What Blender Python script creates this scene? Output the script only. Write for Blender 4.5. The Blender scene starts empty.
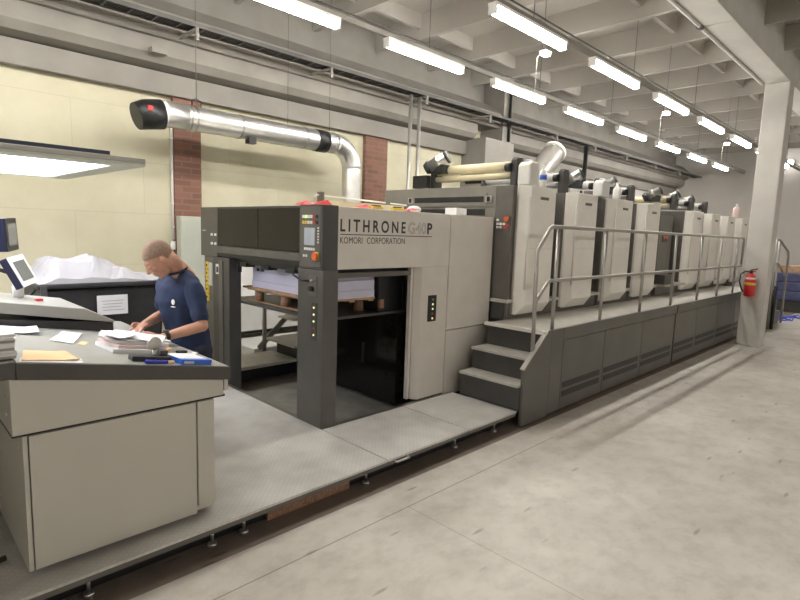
import bpy, bmesh, math, random
from mathutils import Vector, Matrix
random.seed(7)
scn = bpy.context.scene
C = scn.collection
PI = math.pi

# ------------------------------------------------------------------ materials
def mat(name, col, rough=0.5, metal=0.0, var=0.08, scale=6.0, bump=0.0, bscale=40.0, spec=0.5, coat=0.0):
    m = bpy.data.materials.new(name); m.use_nodes = True
    nt = m.node_tree; b = nt.nodes['Principled BSDF']
    tc = nt.nodes.new('ShaderNodeTexCoord')
    n = nt.nodes.new('ShaderNodeTexNoise'); n.inputs['Scale'].default_value = scale; n.inputs['Detail'].default_value = 5
    nt.links.new(tc.outputs['Object'], n.inputs['Vector'])
    r = nt.nodes.new('ShaderNodeValToRGB')
    r.color_ramp.elements[0].position = 0.3; r.color_ramp.elements[1].position = 0.7
    r.color_ramp.elements[0].color = tuple(c*(1-var) for c in col)+(1,)
    r.color_ramp.elements[1].color = tuple(min(1, c*(1+var)) for c in col)+(1,)
    nt.links.new(n.outputs['Fac'], r.inputs['Fac']); nt.links.new(r.outputs['Color'], b.inputs['Base Color'])
    b.inputs['Roughness'].default_value = rough; b.inputs['Metallic'].default_value = metal
    b.inputs['Specular IOR Level'].default_value = spec; b.inputs['Coat Weight'].default_value = coat
    if bump:
        n2 = nt.nodes.new('ShaderNodeTexNoise'); n2.inputs['Scale'].default_value = bscale
        nt.links.new(tc.outputs['Object'], n2.inputs['Vector'])
        bp = nt.nodes.new('ShaderNodeBump'); bp.inputs['Strength'].default_value = bump; bp.inputs['Distance'].default_value = 0.01
        nt.links.new(n2.outputs['Fac'], bp.inputs['Height']); nt.links.new(bp.outputs['Normal'], b.inputs['Normal'])
    return m
def emis(name, col, s):
    m = bpy.data.materials.new(name); m.use_nodes = True
    b = m.node_tree.nodes['Principled BSDF']
    b.inputs['Base Color'].default_value = (*col, 1)
    b.inputs['Emission Color'].default_value = (*col, 1); b.inputs['Emission Strength'].default_value = s
    return m
M = {}
M['panel'] = mat('press_light_panel', (0.70, 0.665, 0.61), 0.42, var=0.04)
M['panel2'] = mat('door_light_panel', (0.88, 0.85, 0.79), 0.4, var=0.03)
M['console'] = mat('console_panel', (0.54, 0.52, 0.46), 0.45, var=0.03, scale=2)
M['dark'] = mat('dark_grey_paint', (0.062, 0.06, 0.058), 0.4, var=0.1)
M['dark2'] = mat('blackish_paint', (0.018, 0.017, 0.017), 0.45, var=0.2)
M['darkgrey'] = mat('charcoal_steel', (0.115, 0.108, 0.098), 0.38, metal=0.25, var=0.1)
M['fascia'] = mat('fascia_steel', (0.14, 0.133, 0.12), 0.35, metal=0.3, var=0.1, scale=2.5)
M['unit'] = mat('unit_grey_paint', (0.20, 0.19, 0.165), 0.45, var=0.06)
M['unit_dark'] = mat('unit_brown_grey_paint', (0.125, 0.115, 0.102), 0.42, var=0.08)
M['deck'] = mat('deck_plate', (0.50, 0.475, 0.43), 0.5, metal=0.1, var=0.1, scale=8, bump=0.1, bscale=90)
M['glass'] = mat('smoked_glass', (0.012, 0.010, 0.008), 0.1, var=0.1, spec=0.25)
M['black'] = mat('black_plastic', (0.012, 0.012, 0.013), 0.4, var=0.2)
M['rail'] = mat('galvanised_tube', (0.42, 0.40, 0.37), 0.4, metal=0.6, var=0.06)
M['steel'] = mat('bright_steel', (0.62, 0.61, 0.58), 0.28, metal=0.9, var=0.08)
M['white'] = mat('white_plastic', (0.8, 0.79, 0.76), 0.45, var=0.03)
M['paper'] = mat('white_paper', (0.74, 0.735, 0.745), 0.8, var=0.03, scale=20)
M['paperstack'] = mat('paper_stack', (0.66, 0.65, 0.80), 0.8, var=0.05, scale=3)
M['manila'] = mat('manila_card', (0.75, 0.50, 0.25), 0.7, var=0.12, scale=9)
M['pink'] = mat('pink_paper', (0.75, 0.58, 0.55), 0.8, var=0.05)
M['wood'] = mat('pallet_wood', (0.48, 0.31, 0.19), 0.75, var=0.25, scale=12, bump=0.2)
M['chip'] = mat('pressed_wood_block', (0.30, 0.17, 0.11), 0.85, var=0.3, scale=60)
M['tabletop'] = mat('table_laminate', (0.36, 0.355, 0.32), 0.3, var=0.05, scale=3)
M['tableedge'] = mat('table_edge', (0.075, 0.07, 0.062), 0.45, var=0.08)
M['red'] = mat('red_plastic', (0.65, 0.03, 0.03), 0.35, var=0.08)
M['orange'] = mat('orange_plastic', (0.75, 0.12, 0.03), 0.4, var=0.05)
M['yellow'] = mat('yellow_sticker', (0.72, 0.50, 0.05), 0.5, var=0.1, scale=30)
M['blue'] = mat('blue_card', (0.03, 0.14, 0.60), 0.4, var=0.1)
M['bluepen'] = mat('blue_marker_body', (0.03, 0.04, 0.40), 0.3)
M['bluewrap'] = mat('blue_wrap', (0.08, 0.09, 0.19), 0.4, var=0.25, scale=9)
M['bluecable'] = mat('blue_cable', (0.05, 0.10, 0.70), 0.5)
M['cream'] = mat('cream_roller_cover', (0.74, 0.66, 0.44), 0.4, var=0.06)
M['grime'] = mat('hood_dark', (0.02, 0.018, 0.02), 0.3)
M['navy'] = mat('navy_plastic', (0.012, 0.014, 0.045), 0.4)
M['skin'] = mat('skin', (0.54, 0.29, 0.20), 0.5, var=0.12, scale=14)
M['hair'] = mat('short_hair', (0.30, 0.20, 0.145), 0.85, var=0.25, scale=120, bump=0.4, bscale=400)
M['beard'] = mat('stubble', (0.52, 0.295, 0.21), 0.8, var=0.25, scale=120)
M['shirt'] = mat('navy_shirt_cotton', (0.017, 0.030, 0.078), 0.85, var=0.25, scale=10, bump=0.5, bscale=14)
M['trousers'] = mat('dark_trousers', (0.02, 0.024, 0.045), 0.85, var=0.2, bump=0.3, bscale=20)
M['duct'] = mat('galvanised_duct', (0.80, 0.80, 0.78), 0.33, metal=0.9, var=0.12, scale=5)
M['bin'] = mat('black_bin_plastic', (0.022, 0.022, 0.024), 0.5, var=0.4, scale=8, bump=0.1)
M['sheet'] = mat('white_sheet_film', (0.43, 0.42, 0.44), 0.6, var=0.05, bump=0.35, bscale=12)
M['concrete'] = mat('painted_concrete', (0.40, 0.445, 0.405), 0.75, var=0.09, scale=3, bump=0.15, bscale=20)
M['ceil'] = mat('ceiling_paint', (0.42, 0.395, 0.355), 0.8, var=0.06, scale=2)
M['beam'] = mat('girder_paint', (0.26, 0.243, 0.218), 0.75, var=0.1, scale=2.5, bump=0.1)
M['pillar'] = mat('pillar_paint', (0.58, 0.56, 0.52), 0.7, var=0.06, scale=3, bump=0.1)
M['farwall'] = mat('far_wall_paint', (0.54, 0.515, 0.48), 0.8, var=0.05, scale=1)
M['cabinet'] = mat('pale_green_cabinet', (0.50, 0.52, 0.45), 0.5, var=0.03)
M['tray'] = mat('tray_zinc', (.12, .117, .11), .45, metal=.5)
M['basefloor'] = mat('bare_base_floor', (.25, .24, .215), .6, var=.2, scale=5)
M['wire'] = mat('wire', (0.16, 0.15, 0.14), 0.5, metal=0.4)
M['ink'] = mat('gun_grey', (0.33, 0.325, 0.31), 0.5)
M['letter'] = mat('letter_charcoal', (0.04, 0.037, 0.035), 0.5)
M['letter2'] = mat('letter_outline_grey', (0.27, 0.255, 0.235), 0.5)
M['screen'] = mat('lcd_grey', (0.42, 0.47, 0.52), 0.2)
M['screen2'] = mat('monitor_screen_grey', (0.16, 0.165, 0.16), 0.2)
M['lamp'] = emis('tube_light', (1.0, 0.965, 0.905), 17.0)
M['lamp2'] = emis('viewing_light', (0.93, 0.94, 1.0), 2.2)
M['lamp3'] = emis('small_light', (1.0, 0.97, 0.92), 9.0)
M['led_g'] = emis('led_green', (0.55, 0.9, 0.35), .35)
M['led_y'] = emis('led_amber', (0.95, 0.75, 0.35), .35)
M['translucent'] = mat('milky_plastic', (0.75, 0.74, 0.70), 0.35)

def nodes_of(name):
    m = bpy.data.materials.new(name); m.use_nodes = True
    return m, m.node_tree, m.node_tree.nodes['Principled BSDF'], m.node_tree.links
def N(nt, t, **kw):
    n = nt.nodes.new(t)
    for k, v in kw.items():
        if k in n.inputs: n.inputs[k].default_value = v
        else: setattr(n, k, v)
    return n
# --- concrete floor
m, nt, b, L = nodes_of('worn_concrete_floor'); M['floor'] = m
geo = N(nt, 'ShaderNodeNewGeometry'); sep = N(nt, 'ShaderNodeSeparateXYZ'); L.new(geo.outputs['Position'], sep.inputs[0])
mp = N(nt, 'ShaderNodeMapping'); mp.inputs['Scale'].default_value = (0.8, 1.0, 1); mp.inputs['Rotation'].default_value = (0, 0, 0.5)
L.new(geo.outputs['Position'], mp.inputs[0])
n1 = N(nt, 'ShaderNodeTexNoise', Scale=1.1, Detail=8.0, Roughness=0.62); L.new(mp.outputs[0], n1.inputs['Vector'])
r1 = N(nt, 'ShaderNodeValToRGB'); L.new(n1.outputs['Fac'], r1.inputs[0])
r1.color_ramp.elements[0].position = .3; r1.color_ramp.elements[0].color = (.48, .44, .385, 1)
r1.color_ramp.elements[1].position = .68; r1.color_ramp.elements[1].color = (.70, .665, .605, 1)
n2 = N(nt, 'ShaderNodeTexNoise', Scale=7.0, Detail=6.0, Roughness=0.7); L.new(mp.outputs[0], n2.inputs['Vector'])
r2 = N(nt, 'ShaderNodeValToRGB'); L.new(n2.outputs['Fac'], r2.inputs[0])
r2.color_ramp.elements[0].position = .32; r2.color_ramp.elements[0].color = (.72, .70, .68, 1)
r2.color_ramp.elements[1].position = .55; r2.color_ramp.elements[1].color = (1, 1, 1, 1)
mx = N(nt, 'ShaderNodeMix', data_type='RGBA', blend_type='MULTIPLY'); mx.inputs[0].default_value = .6
L.new(r1.outputs[0], mx.inputs[6]); L.new(r2.outputs[0], mx.inputs[7])
# short dark scuff marks
mp3 = N(nt, 'ShaderNodeMapping'); mp3.inputs['Scale'].default_value = (2.0, 9.0, 1); mp3.inputs['Rotation'].default_value = (0, 0, 0.9); L.new(geo.outputs['Position'], mp3.inputs[0])
vo = N(nt, 'ShaderNodeTexVoronoi', Scale=0.9); L.new(mp3.outputs[0], vo.inputs['Vector'])
r3 = N(nt, 'ShaderNodeValToRGB'); L.new(vo.outputs['Distance'], r3.inputs[0])
r3.color_ramp.elements[0].position = .05; r3.color_ramp.elements[0].color = (.55, .5, .45, 1)
r3.color_ramp.elements[1].position = .12; r3.color_ramp.elements[1].color = (1, 1, 1, 1)
mx3 = N(nt, 'ShaderNodeMix', data_type='RGBA', blend_type='MULTIPLY'); mx3.inputs[0].default_value = .8
L.new(mx.outputs[2], mx3.inputs[6]); L.new(r3.outputs[0], mx3.inputs[7])
def band(axis, lo, hi, src, xlo=None, xhi=None):
    a = N(nt, 'ShaderNodeMath', operation='GREATER_THAN'); a.inputs[1].default_value = lo; L.new(sep.outputs[axis], a.inputs[0])
    c = N(nt, 'ShaderNodeMath', operation='LESS_THAN'); c.inputs[1].default_value = hi; L.new(sep.outputs[axis], c.inputs[0])
    d = N(nt, 'ShaderNodeMath', operation='MULTIPLY'); L.new(a.outputs[0], d.inputs[0]); L.new(c.outputs[0], d.inputs[1])
    if xlo is not None:
        o = 1-axis
        for op, v in (('GREATER_THAN', xlo), ('LESS_THAN', xhi)):
            e = N(nt, 'ShaderNodeMath', operation=op); e.inputs[1].default_value = v; L.new(sep.outputs[o], e.inputs[0])
            g = N(nt, 'ShaderNodeMath', operation='MULTIPLY'); L.new(d.outputs[0], g.inputs[0]); L.new(e.outputs[0], g.inputs[1]); d = g
    return d
src = mx3.outputs[2]
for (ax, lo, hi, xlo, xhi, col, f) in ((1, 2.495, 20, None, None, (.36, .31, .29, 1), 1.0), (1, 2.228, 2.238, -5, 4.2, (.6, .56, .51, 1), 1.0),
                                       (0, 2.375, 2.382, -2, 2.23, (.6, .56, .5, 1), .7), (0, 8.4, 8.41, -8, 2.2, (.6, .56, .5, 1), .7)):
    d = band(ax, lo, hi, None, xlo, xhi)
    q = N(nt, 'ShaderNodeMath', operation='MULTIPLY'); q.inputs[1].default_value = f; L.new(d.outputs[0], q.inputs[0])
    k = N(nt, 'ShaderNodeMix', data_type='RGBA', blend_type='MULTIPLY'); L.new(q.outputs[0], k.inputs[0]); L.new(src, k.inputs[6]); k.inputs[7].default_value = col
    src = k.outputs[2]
L.new(src, b.inputs['Base Color']); b.inputs['Roughness'].default_value = .55
bp = N(nt, 'ShaderNodeBump', Strength=0.12, Distance=0.02); L.new(n2.outputs['Fac'], bp.inputs['Height']); L.new(bp.outputs[0], b.inputs['Normal'])
# --- diamond plate
m, nt, b, L = nodes_of('diamond_tread_plate'); M['diamond'] = m
geo = N(nt, 'ShaderNodeNewGeometry')
outs = []
for a in (0.785, -0.785):
    mp = N(nt, 'ShaderNodeMapping'); mp.inputs['Rotation'].default_value = (0, 0, a); L.new(geo.outputs['Position'], mp.inputs[0])
    w = N(nt, 'ShaderNodeTexWave', Scale=11.0); L.new(mp.outputs[0], w.inputs['Vector']); outs.append(w)
mm = N(nt, 'ShaderNodeMath', operation='MULTIPLY'); L.new(outs[0].outputs['Fac'], mm.inputs[0]); L.new(outs[1].outputs['Fac'], mm.inputs[1])
nz = N(nt, 'ShaderNodeTexNoise', Scale=3.0, Detail=6.0); L.new(geo.outputs['Position'], nz.inputs['Vector'])
rr = N(nt, 'ShaderNodeValToRGB'); L.new(nz.outputs['Fac'], rr.inputs[0])
rr.color_ramp.elements[0].position = .3; rr.color_ramp.elements[0].color = (.50, .48, .45, 1)
rr.color_ramp.elements[1].position = .65; rr.color_ramp.elements[1].color = (.68, .66, .63, 1)
k = N(nt, 'ShaderNodeMix', data_type='RGBA', blend_type='MULTIPLY'); k.inputs[0].default_value = .18
r5 = N(nt, 'ShaderNodeValToRGB'); L.new(mm.outputs[0], r5.inputs[0]); r5.color_ramp.elements[0].color = (.6, .6, .6, 1); r5.color_ramp.elements[1].position = .5
L.new(rr.outputs[0], k.inputs[6]); L.new(r5.outputs[0], k.inputs[7]); L.new(k.outputs[2], b.inputs['Base Color'])
b.inputs['Metallic'].default_value = .1; b.inputs['Roughness'].default_value = .45
bp = N(nt, 'ShaderNodeBump', Strength=0.25, Distance=0.004); L.new(mm.outputs[0], bp.inputs['Height']); L.new(bp.outputs[0], b.inputs['Normal'])
# --- brick-type walls
def brickmat(name, c1, c2, mortar, bw, rh, ms, scale=1.0, rough=.8, off=.5, bump=.3):
    m, nt, b, L = nodes_of(name)
    geo = N(nt, 'ShaderNodeNewGeometry'); s = N(nt, 'ShaderNodeSeparateXYZ'); L.new(geo.outputs['Position'], s.inputs[0])
    ad = N(nt, 'ShaderNodeMath', operation='ADD'); L.new(s.outputs[0], ad.inputs[0]); L.new(s.outputs[1], ad.inputs[1])
    cb = N(nt, 'ShaderNodeCombineXYZ'); L.new(ad.outputs[0], cb.inputs[0]); L.new(s.outputs[2], cb.inputs[1])
    br = N(nt, 'ShaderNodeTexBrick'); L.new(cb.outputs[0], br.inputs['Vector'])
    br.inputs['Color1'].default_value = (*c1, 1); br.inputs['Color2'].default_value = (*c2, 1); br.inputs['Mortar'].default_value = (*mortar, 1)
    br.inputs['Scale'].default_value = 1; br.inputs['Brick Width'].default_value = bw; br.inputs['Row Height'].default_value = rh
    br.inputs['Mortar Size'].default_value = ms; br.offset = off
    nz = N(nt, 'ShaderNodeTexNoise', Scale=2.5, Detail=7.0); L.new(geo.outputs['Position'], nz.inputs['Vector'])
    rr = N(nt, 'ShaderNodeValToRGB'); L.new(nz.outputs['Fac'], rr.inputs[0])
    rr.color_ramp.elements[0].position = .3; rr.color_ramp.elements[0].color = (.86, .84, .80, 1); rr.color_ramp.elements[1].position = .6
    k = N(nt, 'ShaderNodeMix', data_type='RGBA', blend_type='MULTIPLY'); k.inputs[0].default_value = .7
    L.new(br.outputs['Color'], k.inputs[6]); L.new(rr.outputs[0], k.inputs[7]); L.new(k.outputs[2], b.inputs['Base Color'])
    b.inputs['Roughness'].default_value = rough
    bp = N(nt, 'ShaderNodeBump', Strength=bump, Distance=0.005); L.new(br.outputs['Fac'], bp.inputs['Height']); bp.invert = True
    L.new(bp.outputs[0], b.inputs['Normal'])
    return m
M['yellowwall'] = brickmat('pale_yellow_block_wall', (.60, .57, .425), (.585, .555, .41), (.53, .50, .375), 1.9, .62, .005, off=.4)
M['brick'] = brickmat('red_brick', (.27, .125, .085), (.20, .09, .065), (.21, .15, .12), .25, .077, .010)

# ------------------------------------------------------------------ mesh helpers
class MB:
    def __init__(s): s.v = []; s.f = []; s.sm = []
    def add(s, vs, fs, smooth=False):
        o = len(s.v); s.v += [tuple(v) for v in vs]; s.f += [tuple(i+o for i in f) for f in fs]; s.sm += [smooth]*len(fs); return s
    def box(s, x0, x1, y0, y1, z0, z1):
        x0, x1 = min(x0, x1), max(x0, x1); y0, y1 = min(y0, y1), max(y0, y1); z0, z1 = min(z0, z1), max(z0, z1)
        v = [(x, y, z) for x in (x0, x1) for y in (y0, y1) for z in (z0, z1)]
        return s.add(v, [(0, 1, 3, 2), (4, 6, 7, 5), (0, 4, 5, 1), (2, 3, 7, 6), (0, 2, 6, 4), (1, 5, 7, 3)])
    def obox(s, o, ax, ay, az):          # oriented box: centre, half vectors
        o, ax, ay, az = map(Vector, (o, ax, ay, az))
        v = [o+ax*i+ay*j+az*k for i in (-1, 1) for j in (-1, 1) for k in (-1, 1)]
        return s.add(v, [(0, 1, 3, 2), (4, 6, 7, 5), (0, 4, 5, 1), (2, 3, 7, 6), (0, 2, 6, 4), (1, 5, 7, 3)])
    def prism(s, pts, axis, a, b):       # polygon pts in the two other axes, extruded along axis
        def mk(p, t):
            return {'x': (t, p[0], p[1]), 'y': (p[0], t, p[1]), 'z': (p[0], p[1], t)}[axis]
        n = len(pts)
        return s.add([mk(p, a) for p in pts]+[mk(p, b) for p in pts],
                     [tuple(range(n)), tuple(range(2*n-1, n-1, -1))]+[(i, i+n, (i+1) % n+n, (i+1) % n) for i in range(n)])
    def tube(s, pts, r, n=12, caps=True, smooth=True):
        pts = [Vector(p) for p in pts]; rs = r if isinstance(r, (list, tuple)) else [r]*len(pts)
        vs = []; prev = None
        for i, p in enumerate(pts):
            if i == 0: t = pts[1]-p
            elif i == len(pts)-1: t = p-pts[i-1]
            else: t = (pts[i+1]-p).normalized()+(p-pts[i-1]).normalized()
            t.normalize()
            if prev is None:
                u = t.cross(Vector((0, 0, 1)))
                if u.length < .05: u = t.cross(Vector((0, 1, 0)))
            else: u = prev-t*prev.dot(t)
            u.normalize(); prev = u; w = t.cross(u)
            vs += [p+(u*math.cos(2*PI*k/n)+w*math.sin(2*PI*k/n))*rs[i] for k in range(n)]
        m = len(pts)
        fs = [(i*n+k, i*n+(k+1) % n, (i+1)*n+(k+1) % n, (i+1)*n+k) for i in range(m-1) for k in range(n)]
        s.add(vs, fs, smooth)
        if caps:
            o = len(s.v)-m*n
            s.f += [tuple(o+k for k in range(n-1, -1, -1)), tuple(o+(m-1)*n+k for k in range(n))]; s.sm += [False, False]
        return s
    def lathe(s, c, prof, n=20, axis=(0, 0, 1)):   # prof: (r, h)
        c = Vector(c); a = Vector(axis).normalized(); u = a.cross(Vector((1, 0, 0)))
        if u.length < .1: u = a.cross(Vector((0, 1, 0)))
        u.normalize(); w = a.cross(u)
        vs = [c+a*h+(u*math.cos(2*PI*k/n)+w*math.sin(2*PI*k/n))*max(r, 1e-4) for r, h in prof for k in range(n)]
        m = len(prof)
        s.add(vs, [(i*n+k, i*n+(k+1) % n, (i+1)*n+(k+1) % n, (i+1)*n+k) for i in range(m-1) for k in range(n)], True)
        o = len(s.v)-m*n
        s.f += [tuple(o+k for k in range(n-1, -1, -1)), tuple(o+(m-1)*n+k for k in range(n))]; s.sm += [False, False]
        return s
    def ball(s, c, rx, ry=None, rz=None, rot=None, nu=20, nv=12):
        ry = rx if ry is None else ry; rz = rx if rz is None else rz; c = Vector(c)
        R = rot or Matrix.Identity(3)
        vs = [c+R @ Vector((0, 0, rz))]
        for i in range(1, nv):
            a = PI*i/nv
            vs += [c+R @ Vector((rx*math.sin(a)*math.cos(2*PI*k/nu), ry*math.sin(a)*math.sin(2*PI*k/nu), rz*math.cos(a))) for k in range(nu)]
        vs.append(c-R @ Vector((0, 0, rz)))
        fs = [(0, 1+k, 1+(k+1) % nu) for k in range(nu)]
        for i in range(nv-2):
            fs += [(1+i*nu+k, 1+(i+1)*nu+k, 1+(i+1)*nu+(k+1) % nu, 1+i*nu+(k+1) % nu) for k in range(nu)]
        l = len(vs)-1; o = 1+(nv-2)*nu
        fs += [(o+k, l, o+(k+1) % nu) for k in range(nu)]
        return s.add(vs, fs, True)
    def build(s, name, m, parent=None, bev=0.0, seg=2, fix=True):
        org = Vector((0, 0, 0)); p = parent
        while p is not None: org += p.location; p = p.parent
        me = bpy.data.meshes.new(name)
        me.from_pydata([tuple(Vector(v)-org) for v in s.v], [], s.f); me.update()
        for i, pl in enumerate(me.polygons): pl.use_smooth = s.sm[i]
        if fix:
            bm = bmesh.new(); bm.from_mesh(me); bmesh.ops.recalc_face_normals(bm, faces=bm.faces); bm.to_mesh(me); bm.free()
        me.materials.append(M[m] if isinstance(m, str) else m)
        o = bpy.data.objects.new(name, me); C.objects.link(o)
        if parent: o.parent = parent
        if bev:
            bv = o.modifiers.new('b', 'BEVEL'); bv.width = bev; bv.segments = seg; bv.limit_method = 'ANGLE'; bv.angle_limit = 0.6
        return o
def B(*a): return MB().box(*a)
def tag(o, label=None, cat=None, group=None, kind=None):
    if label: o['label'] = label
    if cat: o['category'] = cat
    if group: o['group'] = group
    if kind: o['kind'] = kind
    return o
def thing(name, label, cat, loc=(0, 0, 0), group=None):
    o = bpy.data.objects.new(name, None); C.objects.link(o); o.location = loc; o.empty_display_size = .1
    return tag(o, label, cat, group)
def struct(o): o['kind'] = 'structure'; return o
def dup(root, loc, label=None):
    mp = {}
    r = root.copy(); C.objects.link(r); r.location = loc
    if label: r['label'] = label
    def rec(src, dst):
        for ch in list(src.children):
            c = ch.copy(); C.objects.link(c); c.parent = dst; rec(ch, c)
    rec(root, r)
    return r
def text_mesh(body, x0, x1, z0, z1, y, m, parent, name, label=None, spacing=1.0, offset=0.0, outline=False, along='x', flip=1):
    cu = bpy.data.curves.new('t', 'FONT'); cu.body = body; cu.space_character = spacing; cu.offset = offset
    if outline: cu.fill_mode = 'NONE'; cu.bevel_depth = 0.018
    else: cu.extrude = 0.02
    ob = bpy.data.objects.new('t', cu); C.objects.link(ob)
    bpy.context.view_layer.update()
    dg = bpy.context.evaluated_depsgraph_get()
    me = bpy.data.meshes.new_from_object(ob.evaluated_get(dg))
    xs = [v.co.x for v in me.vertices]; ys = [v.co.y for v in me.vertices]
    ax, bx, ay, by = min(xs), max(xs), min(ys), max(ys)
    mb = MB()
    vs = []
    for v in me.vertices:
        u = (v.co.x-ax)/(bx-ax); w = (v.co.y-ay)/(by-ay); d = (v.co.z)/.02*.0012
        if along == 'x': vs.append((x0+u*(x1-x0), y-d, z0+w*(z1-z0)))
        else: vs.append((y-d, x0+u*(x1-x0), z0+w*(z1-z0)))
    mb.add(vs, [tuple(p.vertices) for p in me.polygons])
    bpy.data.objects.remove(ob); bpy.data.curves.remove(cu); bpy.data.meshes.remove(me)
    o = mb.build(name, m, parent)
    if label: o['label'] = label
    return o

# ------------------------------------------------------------------ the setting
XF, YW, YR, XB = 20.5, 7.0, -11.0, -9.0
struct(B(XB, XF, YR, YW+.4, -.2, 0).build('floor', 'floor'))
ce = struct(B(XB, XF, YR, YW+.4, 5.0, 5.2).build('ceiling', 'ceil'))
xs = 2.45-1.27*5
k = 0
while xs < XF-.2:
    for (ya, yb) in ((2.36, 6.98), (-2.6, 2.03)):
        if ya < 0 and xs < 3: continue
        prof = [(xs-.07, 5.0), (xs-.035, 4.66), (xs+.035, 4.66), (xs+.07, 5.0)]
        MB().prism(prof, 'y', ya, yb).build('rib', 'ceil', ce)
    xs += 1.27
for y in (3.18, 5.97): 
    MB().prism([(y-.05, 5.0), (y-.03, 4.8), (y+.03, 4.8), (y+.05, 5.0)], 'x', XB, XF).build('cross_rib', 'ceil', ce)
MB().prism([(.9, 5.0), (.95, 4.7), (1.1, 4.7), (1.15, 5.0)], 'x', 3, XF).build('cross_rib', 'ceil', ce)
wl = struct(B(XB, XF, YW, YW+.4, 0, 5.0).build('wall_left', 'yellowwall'))
B(9.59, XF, YW-.04, YW, 0, 3.7).build('plastered_bay', 'farwall', wl)
struct(B(XF, XF+.3, YR, YW+.4, -.2, 5.2).build('wall_far', 'farwall'))
struct(B(XB, XF, YR-.3, YR, -.2, 5.2).build('wall_right', 'farwall'))
struct(B(XB-.3, XB, YR, YW+.4, -.2, 5.2).build('wall_back', 'farwall'))
# right-hand girder, its joint and the pillar
g = struct(B(XB, 7.44, 2.03, 2.37, 4.35, 5.0).build('trim_1', 'pillar', bev=.008))
g = struct(B(7.455, XF, 2.03, 2.37, 4.35, 5.0).build('trim_2', 'pillar', bev=.008))
p = struct(B(10.70, 11.05, 2.02, 2.37, 0, 4.35).build('trim_3', 'pillar', bev=.015))
pt = thing('ceiling_pipe', 'thin white pipe running along the left lower edge of the concrete girder over the pillar', 'pipe', (5, 2.41, 4.34))
MB().tube([(XB+.01, 2.395, 4.35), (10.6, 2.395, 4.35)], .024).build('pipe', 'pillar', pt)
MB().tube([(7.38, 2.395, 4.35), (7.46, 2.395, 4.35)], .04).build('clamp', 'wire', pt)
# left wall girders, stepping outwards (y, z)
struct(MB().prism([(7.0, 3.31), (6.88, 3.31), (6.88, 3.56), (7.0, 3.56)], 'x', XB, 8.61).build('trim_4', 'beam'))
struct(MB().prism([(7.0, 3.56), (6.70, 3.60), (6.62, 3.68), (6.62, 3.86), (7.0, 3.86)], 'x', XB, 8.61).build('trim_5', 'beam'))
struct(MB().prism([(7.0, 3.86), (6.55, 3.86), (6.50, 3.92), (6.50, 4.13), (6.72, 4.32), (7.0, 4.36)], 'x', XB, XF-.01).build('trim_6', 'beam'))
struct(MB().prism([(6.96, 3.31), (6.88, 3.31), (6.88, 3.56), (6.96, 3.56)], 'x', 9.59, XF-.01).build('trim_7', 'beam'))
struct(MB().prism([(6.96, 3.56), (6.70, 3.60), (6.62, 3.68), (6.62, 3.86), (6.96, 3.86)], 'x', 9.59, XF-.01).build('trim_14', 'beam'))
struct(B(XB, XF-.01, 6.96, 7.0, 4.36, 5.0).build('trim_13', 'beam'))
# wall column with its capital
cc = struct(B(9.2, 9.5, 6.45, 7.0, 0, 4.95).build('trim_8', 'beam'))
struct(B(8.62, 9.58, 6.42, 7.0, 2.3, 3.60).build('trim_9', 'beam'))
# brick pilasters
bp1 = struct(B(2.85, 3.20, 6.93, 7.0, 0, 3.31).build('trim_10', 'brick'))
bp2 = struct(B(6.02, 6.52, 6.93, 7.0, 0, 3.31).build('trim_11', 'brick'))
# white painted lower strip along wall and a dark skirting line
struct(B(3.42, 9, 6.9, 6.93, .26, 1.25).build('trim_12', 'white'))
struct(B(3.42, 9, 6.88, 6.93, .22, .25).build('baseboard_left', 'black'))
# pipes on the walls
def pipe(name, label, pts, r, m='rail', cat='pipe', group=None):
    o = MB().tube(pts, r).build(name, m); return tag(o, label, cat, group)
cp = thing('wall_conduit', 'thin white conduit with a small junction box beside the left brick pilaster', 'conduit', (2.83, 6.97, 1.5))
MB().tube([(2.84, 6.975, 3.0), (2.84, 6.975, 1.55)], .018).build('tube', 'white', cp)
B(2.79, 2.91, 6.94, 6.998, 1.42, 1.53).build('junction_box', 'white', cp, bev=.005)
for z in (2.8, 2.4, 2.0, 1.7): B(2.82, 2.86, 6.955, 6.999, z, z+.02).build('clip', 'white', cp)
pipe('riser_pipe', 'left one of two grey riser pipes dropping from the cable tray', [(6.28, 6.17, 3.89), (6.28, 6.17, 0.001)], .03)
pipe('riser_pipe', 'right one of two grey riser pipes dropping from the cable tray', [(6.48, 6.17, 3.89), (6.48, 6.17, 0.001)], .03)
pipe('drop_cable', 'dark cable bundle running down the wall column under the tray', [(9.35, 6.40, 4.55), (9.35, 6.40, 3.61)], .03, 'black', 'cable')
pipe('drop_cable', 'thick dark cable bundle hanging from the tray behind the middle of the press', [(12.2, 6.17, 3.89), (12.2, 6.17, 0.03)], .05, 'black', 'cable')
# cable tray
ct = thing('cable_tray', 'long grey ladder cable tray with black cables along the left wall', 'cable tray', (5, 6.3, 3.95))
mb = MB()
for y in (6.06, 6.27): mb.box(XB+.05, XF-.1, y-.006, y+.006, 3.90, 3.945)
x = XB+.1
while x < XF-.2: mb.box(x, x+.02, 6.06, 6.27, 3.90, 3.912); x += .25
mb.build('ladder', 'tray', ct)
mb = MB()
for i in range(5): mb.tube([(XB+.05, 6.085+i*.04, 3.93), (XF-.1, 6.085+i*.04, 3.93)], .018, 6)
mb.build('cables', 'black', ct)
for x in (.4, 1.25, 2.75, 4.6, 6.5, 8.2, 10.6, 12.4, 14.2, 16.2, 18.2):
    MB().box(x, x+.03, 6.03, 6.50, 3.87, 3.898).box(x, x+.03, 6.03, 6.06, 3.76, 3.87).build('bracket', 'beam', ct)
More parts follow.
